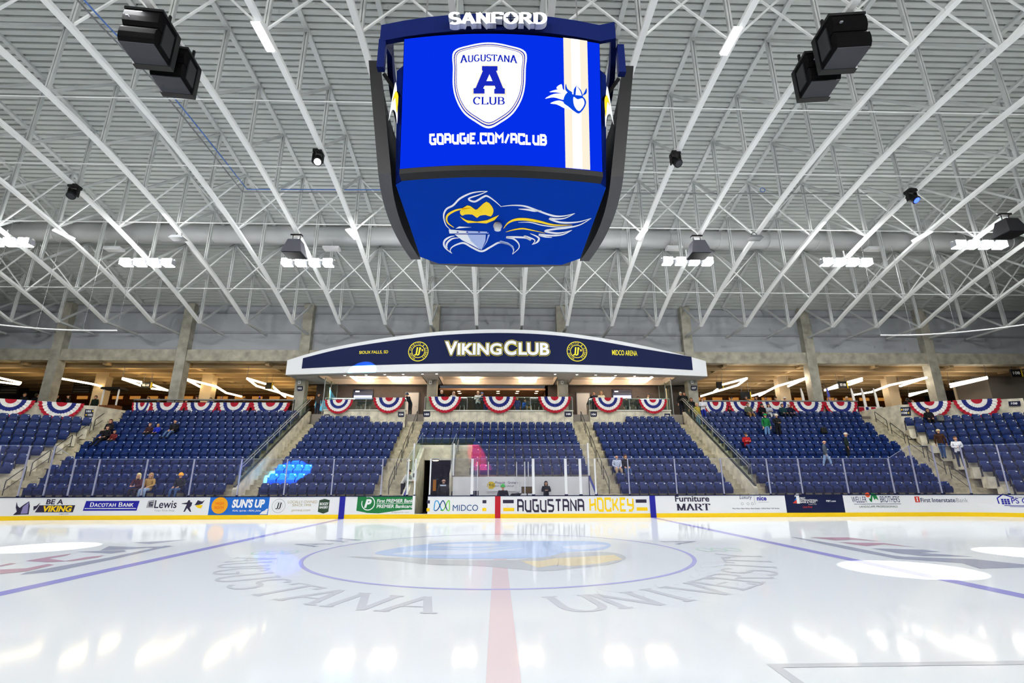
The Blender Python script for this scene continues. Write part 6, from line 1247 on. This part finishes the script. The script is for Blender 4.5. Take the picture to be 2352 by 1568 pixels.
# club
CF=zf
for x,Y,kd,kw,lab in ((1015,22.2,'lean',dict(top='17171b',hair='short',hc='d8d4cc'),'white haired man in black suit at the left of the middle balcony'),
 (1039,22.7,'lean',dict(top='c9ccd2',hair='long',hc='c8c0b4',rz=.6),'grey haired woman in pale top leaning beside the man in black suit'),
 (1098,22.6,'phone',dict(top='dfe3ea',pants='17181c',hair='short',hc='d2c8b8'),'white haired man in white shirt and dark tie on the middle balcony'),
 (1116,22.5,'bend',dict(top='27365e',pants='22337c',hair='cap',hc='5a7fb8',rz=-.8),'person in blue cap bending beside the man in white shirt'),
 (1364,22.6,'phone',dict(top='1f2432',hair='bald',hc='7a5c4a'),'bald man in dark shirt at the left of the right balcony'),
 (1381,22.5,'clasp',dict(top='ddd2b4',hair='long',hc='b89060'),'blond woman in cream jumper on the right balcony'),
 (1438,23.9,'stand',dict(top='1c2030',hair='bald',hc='8a6a58',s=.9),'bald man in dark shirt below the right club television'),
 (1465,23.5,'stand',dict(top='22201e',hair='cap',hc='121214',s=.9,rz=PI),'person in black cap with back turned on the right balcony'),
 (1488,23.0,'stand',dict(top='c2b896',hair='cap',hc='26282e',s=.96,rz=1.2),'man in beige shirt and dark cap at the right of the right balcony'),
 (944,22.9,'bend',dict(top='17222c',pants='2a2a30',hair='beanie',hc='1c3c5c',rz=-.7),'person in dark coat bending at the top of the steps left of section 105'),
 (1350,23.2,'bend',dict(top='2c3a34',pants='8a8070',hair='long',hc='5a4230',rz=.7),'person in dark green bending at the top of the steps right of section 105'),
 (733,22.6,'stand',dict(top='3a3430',hair='short',hc='3c2a20',s=.9),'person in brown behind the glass at the left end of the club'),
 (1563,22.7,'stand',dict(top='17171b',hair='short',hc='c4c0ba'),'grey haired man in dark jacket near the right glass partition'),
 (1571,22.2,'clasp',dict(top='17171a',pants='16171a',hair='long',hc='5a3c26',s=.95),'person in black and yellow jersey near the right glass partition'),
 (1188,23.6,'stand',dict(top='2a3c8c',pants='223080',hair='long',hc='4a3626',s=.85),'person in dark blue in the shade of the middle club'),
 (1201,24.2,'bend',dict(top='1c62d8',pants='1a2440',hair='short',hc='3a2a1e',s=.85,rz=.5),'person in bright blue shirt bending in the middle club'),
 (1218,24.4,'bend',dict(top='e0a81c',pants='26262c',hair='short',hc='3a2a1e',s=.8,rz=-.5),'person in gold shirt bending in the middle club')):
    onfloor(x,Y,CF,lab,kd,**kw)
# concourse
for x,Y,kd,kw,lab in ((58,24.2,'clasp',dict(top='14161c',pants='15161b',hair='short',hc='4a3a2c',s=1.05),'tall person in black at the left concourse rail, further left'),
 (85,24.4,'stand',dict(top='12131c',pants='1c2c34',hair='short',hc='2a2018',rz=PI,s=1.05),'person in navy jacket with pale back print near the leftmost column'),
 (133,24.3,'stand',dict(top='14171a',hair='short',hc='241c16',rz=1.),'person in dark coat just right of the leftmost column'),
 (160,24.5,'stand',dict(top='15171a',hair='short',hc='241c16',rz=-.6),'second person in dark coat right of the leftmost column'),
 (222,24.2,'stand',dict(top='18281e',hair='short',hc='2a2018',s=.95),'person in dark green beside the lit kiosk cart'),
 (343,25.2,'stand',dict(top='17181b',hair='short',hc='241c16'),'dark figure under the 102-103 hanging sign'),
 (367,25.8,'stand',dict(top='2c2622',hair='long',hc='4a2c20'),'person with reddish hair right of the 102-103 hanging sign'),
 (453,24.6,'stand',dict(top='17171b',hair='cap',hc='17171b',rz=.7),'man in black cap left of the pale inner column near section 103'),
 (431,26.5,'stand',dict(top='3a3430',hair='short',hc='2c2018'),'small dark figure left of the man in black cap'),
 (486,25.0,'stand',dict(top='1c3c8a',hair='short',hc='2a2018',s=.95),'person in blue jacket in front of the pale inner column'),
 (511,24.6,'lean',dict(top='26221f',hair='short',hc='5a3c26',rz=.4),'person in dark brown at the left rail right of the inner column'),
 (563,25.6,'stand',dict(top='2a2a26',hair='short',hc='3a2a1e'),'dark figure at the left rail nearer the club'),
 (1678,24.6,'stand',dict(top='1a1a1c',hair='cap',hc='141416'),'person in black cap at the right rail nearest the club'),
 (1712,24.2,'stand',dict(top='141418',hair='short',hc='241c16'),'dark figure in front of the tilted banner sign'),
 (1732,24.3,'lean',dict(top='131417',hair='long',hc='2c1c14'),'person with dark hair leaning at the right rail'),
 (1757,24.6,'stand',dict(top='1b1b1e',hair='short',hc='2a2018',rz=-.6),'man in black at the right rail left of the pale column'),
 (1779,24.4,'stand',dict(top='1b1a1c',hair='cap',hc='1a1a1c'),'man in dark cap at the right rail beside the pale column'),
 (1800,24.6,'stand',dict(top='e8e0d0',hair='cap',hc='d8d8dc',sk=skin2),'man in white hoodie and white cap before the pale inner column'),
 (1904,24.5,'stand',dict(top='c6c8d4',hair='short',hc='8a6a4a',rz=-.8),'person in pale shirt at the right rail beyond the big column'),
 (1917,24.8,'stand',dict(top='b9c0d8',hair='short',hc='3a2a1e'),'person in pale blue shirt at the right rail beyond the big column'),
 (1939,24.3,'lean',dict(top='15161a',hair='short',hc='c6b89c'),'fair haired man in black at the right rail beyond the big column')):
    onfloor(x,Y,CFZ,lab,kd,**kw)
def camx(t,H,CH): MB().box(-.1,.1,H.y-.4,H.y-.15,H.z-.08,H.z+.06).tube([(0,H.y-.4,H.z-.01),(0,H.y-.52,H.z-.01)],.05,10).build('held_camera',black,t)
onfloor(2079,25.,CFZ,'camera operator in black aiming a video camera on the right platform','cam',900,top='1a1a20',pants='24283a',hair='short',hc='2a2018',extra=camx,rz=-.6)
onfloor(2093,25.2,CFZ,'person in bright yellow top reaching out beside the camera operator','clasp',915,top='e2a012',pants='26283a',hair='short',hc='3a2a1e',rz=.9,s=.95)
# things left on seats
def bag(name,loc,label,m,rz=0):
    t=thing(name,label,'bag',loc,rz); MB().box(-.19,.19,-.11,.11,0,.42).build('pouch',m,t,False,.07); MB().box(-.14,.14,-.16,-.1,.03,.24).build('front_pocket',m,t,False,.03); MB().tube([(-.08,.02,.42),(-.05,.02,.5),(.05,.02,.5),(.08,.02,.42)],.018,6).build('handle',dgrey,t)
p=at(1889,972,Y=RY(7)-.2); bag('backpack',(p.x,RY(7)-.22,FZ(7)+.45),'black backpack lying on a seat in section 107',mat('bag black','0c0c0f',.7)); TAKEN.append((p.x,RY(7)))
p=at(2159,957,n=(NV[1],CN(8)-.25)); bag('duffel_bag',(p.x,p.y,CZ(8)+.45),'grey and black patterned bag on a seat in the top row of section 108',mat('bag grey','5f625f',.7,noise=.5,nscale=9),-R(27))
build_seats()
# ================================================================== HALL SHELL AND LIGHT
shellm=mat('hall shell','3a3f4a',.8)
struct('wall_left',MB().box(-44.3,-44,-26,37,-.4,20),shellm,label='far left end wall of the hall'); struct('wall_right',MB().box(44,44.3,-26,37,-.4,20),shellm,label='far right end wall of the hall'); struct('wall_near',MB().box(-44,44,-26.3,-26,-.4,16),shellm,label='wall behind the camera')
struct('floor_hall',MB().box(-44,44,-26,37,-.6,-.45),concrete_d,label='concrete floor under the stands')
w=bpy.data.worlds.new('world'); sc.world=w; w.use_nodes=True; w.node_tree.nodes['Background'].inputs[0].default_value=(.6,.65,.75,1); w.node_tree.nodes['Background'].inputs[1].default_value=.12
def light(name,kind,loc,target,e,col=(1,1,1),size=1.,sy=None,cone=None,blend=.15):
    l=bpy.data.lights.new(name,kind); l.energy=e; l.color=col; o=bpy.data.objects.new(name,l); C.objects.link(o); o.location=loc
    o.rotation_euler=(Vector(target)-Vector(loc)).to_track_quat('-Z','Y').to_euler()
    if kind=='AREA': l.shape='RECTANGLE'; l.size=size; l.size_y=sy or size
    if kind=='SPOT': l.spot_size=cone; l.spot_blend=blend; l.shadow_soft_size=size
    return o
EN=640
for x in (-22,-13.5,-5,5,13.5,22):
    light('flood_lamp','AREA',(x,13.3,13.6),(x*.85,2.5,0),EN*.78,(1,.985,.96),3.,.5); light('flood_lamp','AREA',(x,-13.3,13.6),(x*.85,6,0),EN*1.35,(1,.985,.96),3.,.5)
for x in (-30,-18,-6,6,18,30): light('bowl_lamp','AREA',(x,9.5,14.6),(x,19,4),330,(1,.98,.95),2.,.5)
for x in (-12,0,12): light('strip_lamp_light','AREA',(x,-1,15.9),(x,3,0),160,(1,1,1),1.4,.4)
# coloured and white moving spots
def aim(a,b,c,e,col,cone,blend=.08,size=.04): light('moving_beam','SPOT',a,b,e,col,size,None,cone,blend)
aim(tuple(chd(730,367,.8)),tuple(at(664,1074,Y=15.2)),0,600000,(.02,.36,1),R(8.2)); aim(tuple(chd(730,367,.8)+Vector((.6,0,0))),tuple(at(1119,1096,Y=16.0)),0,240000,(1,.02,.07),R(3.5),.5)
aim((9,-2,15.2),tuple(at(833,853,Y=20.6)),0,700000,(.08,.55,1),R(2.7),.05); 
aim((6,-4,15.6),(8.0,-2.95,0),0,26000,(.95,.97,1),R(8.6)); aim((11,-3,15.6),(12.95,-.85,0),0,26000,(.95,.97,1),R(9)); aim((-10,-1,15.6),(-12.4,1.55,0),0,26000,(.95,.97,1),R(9))
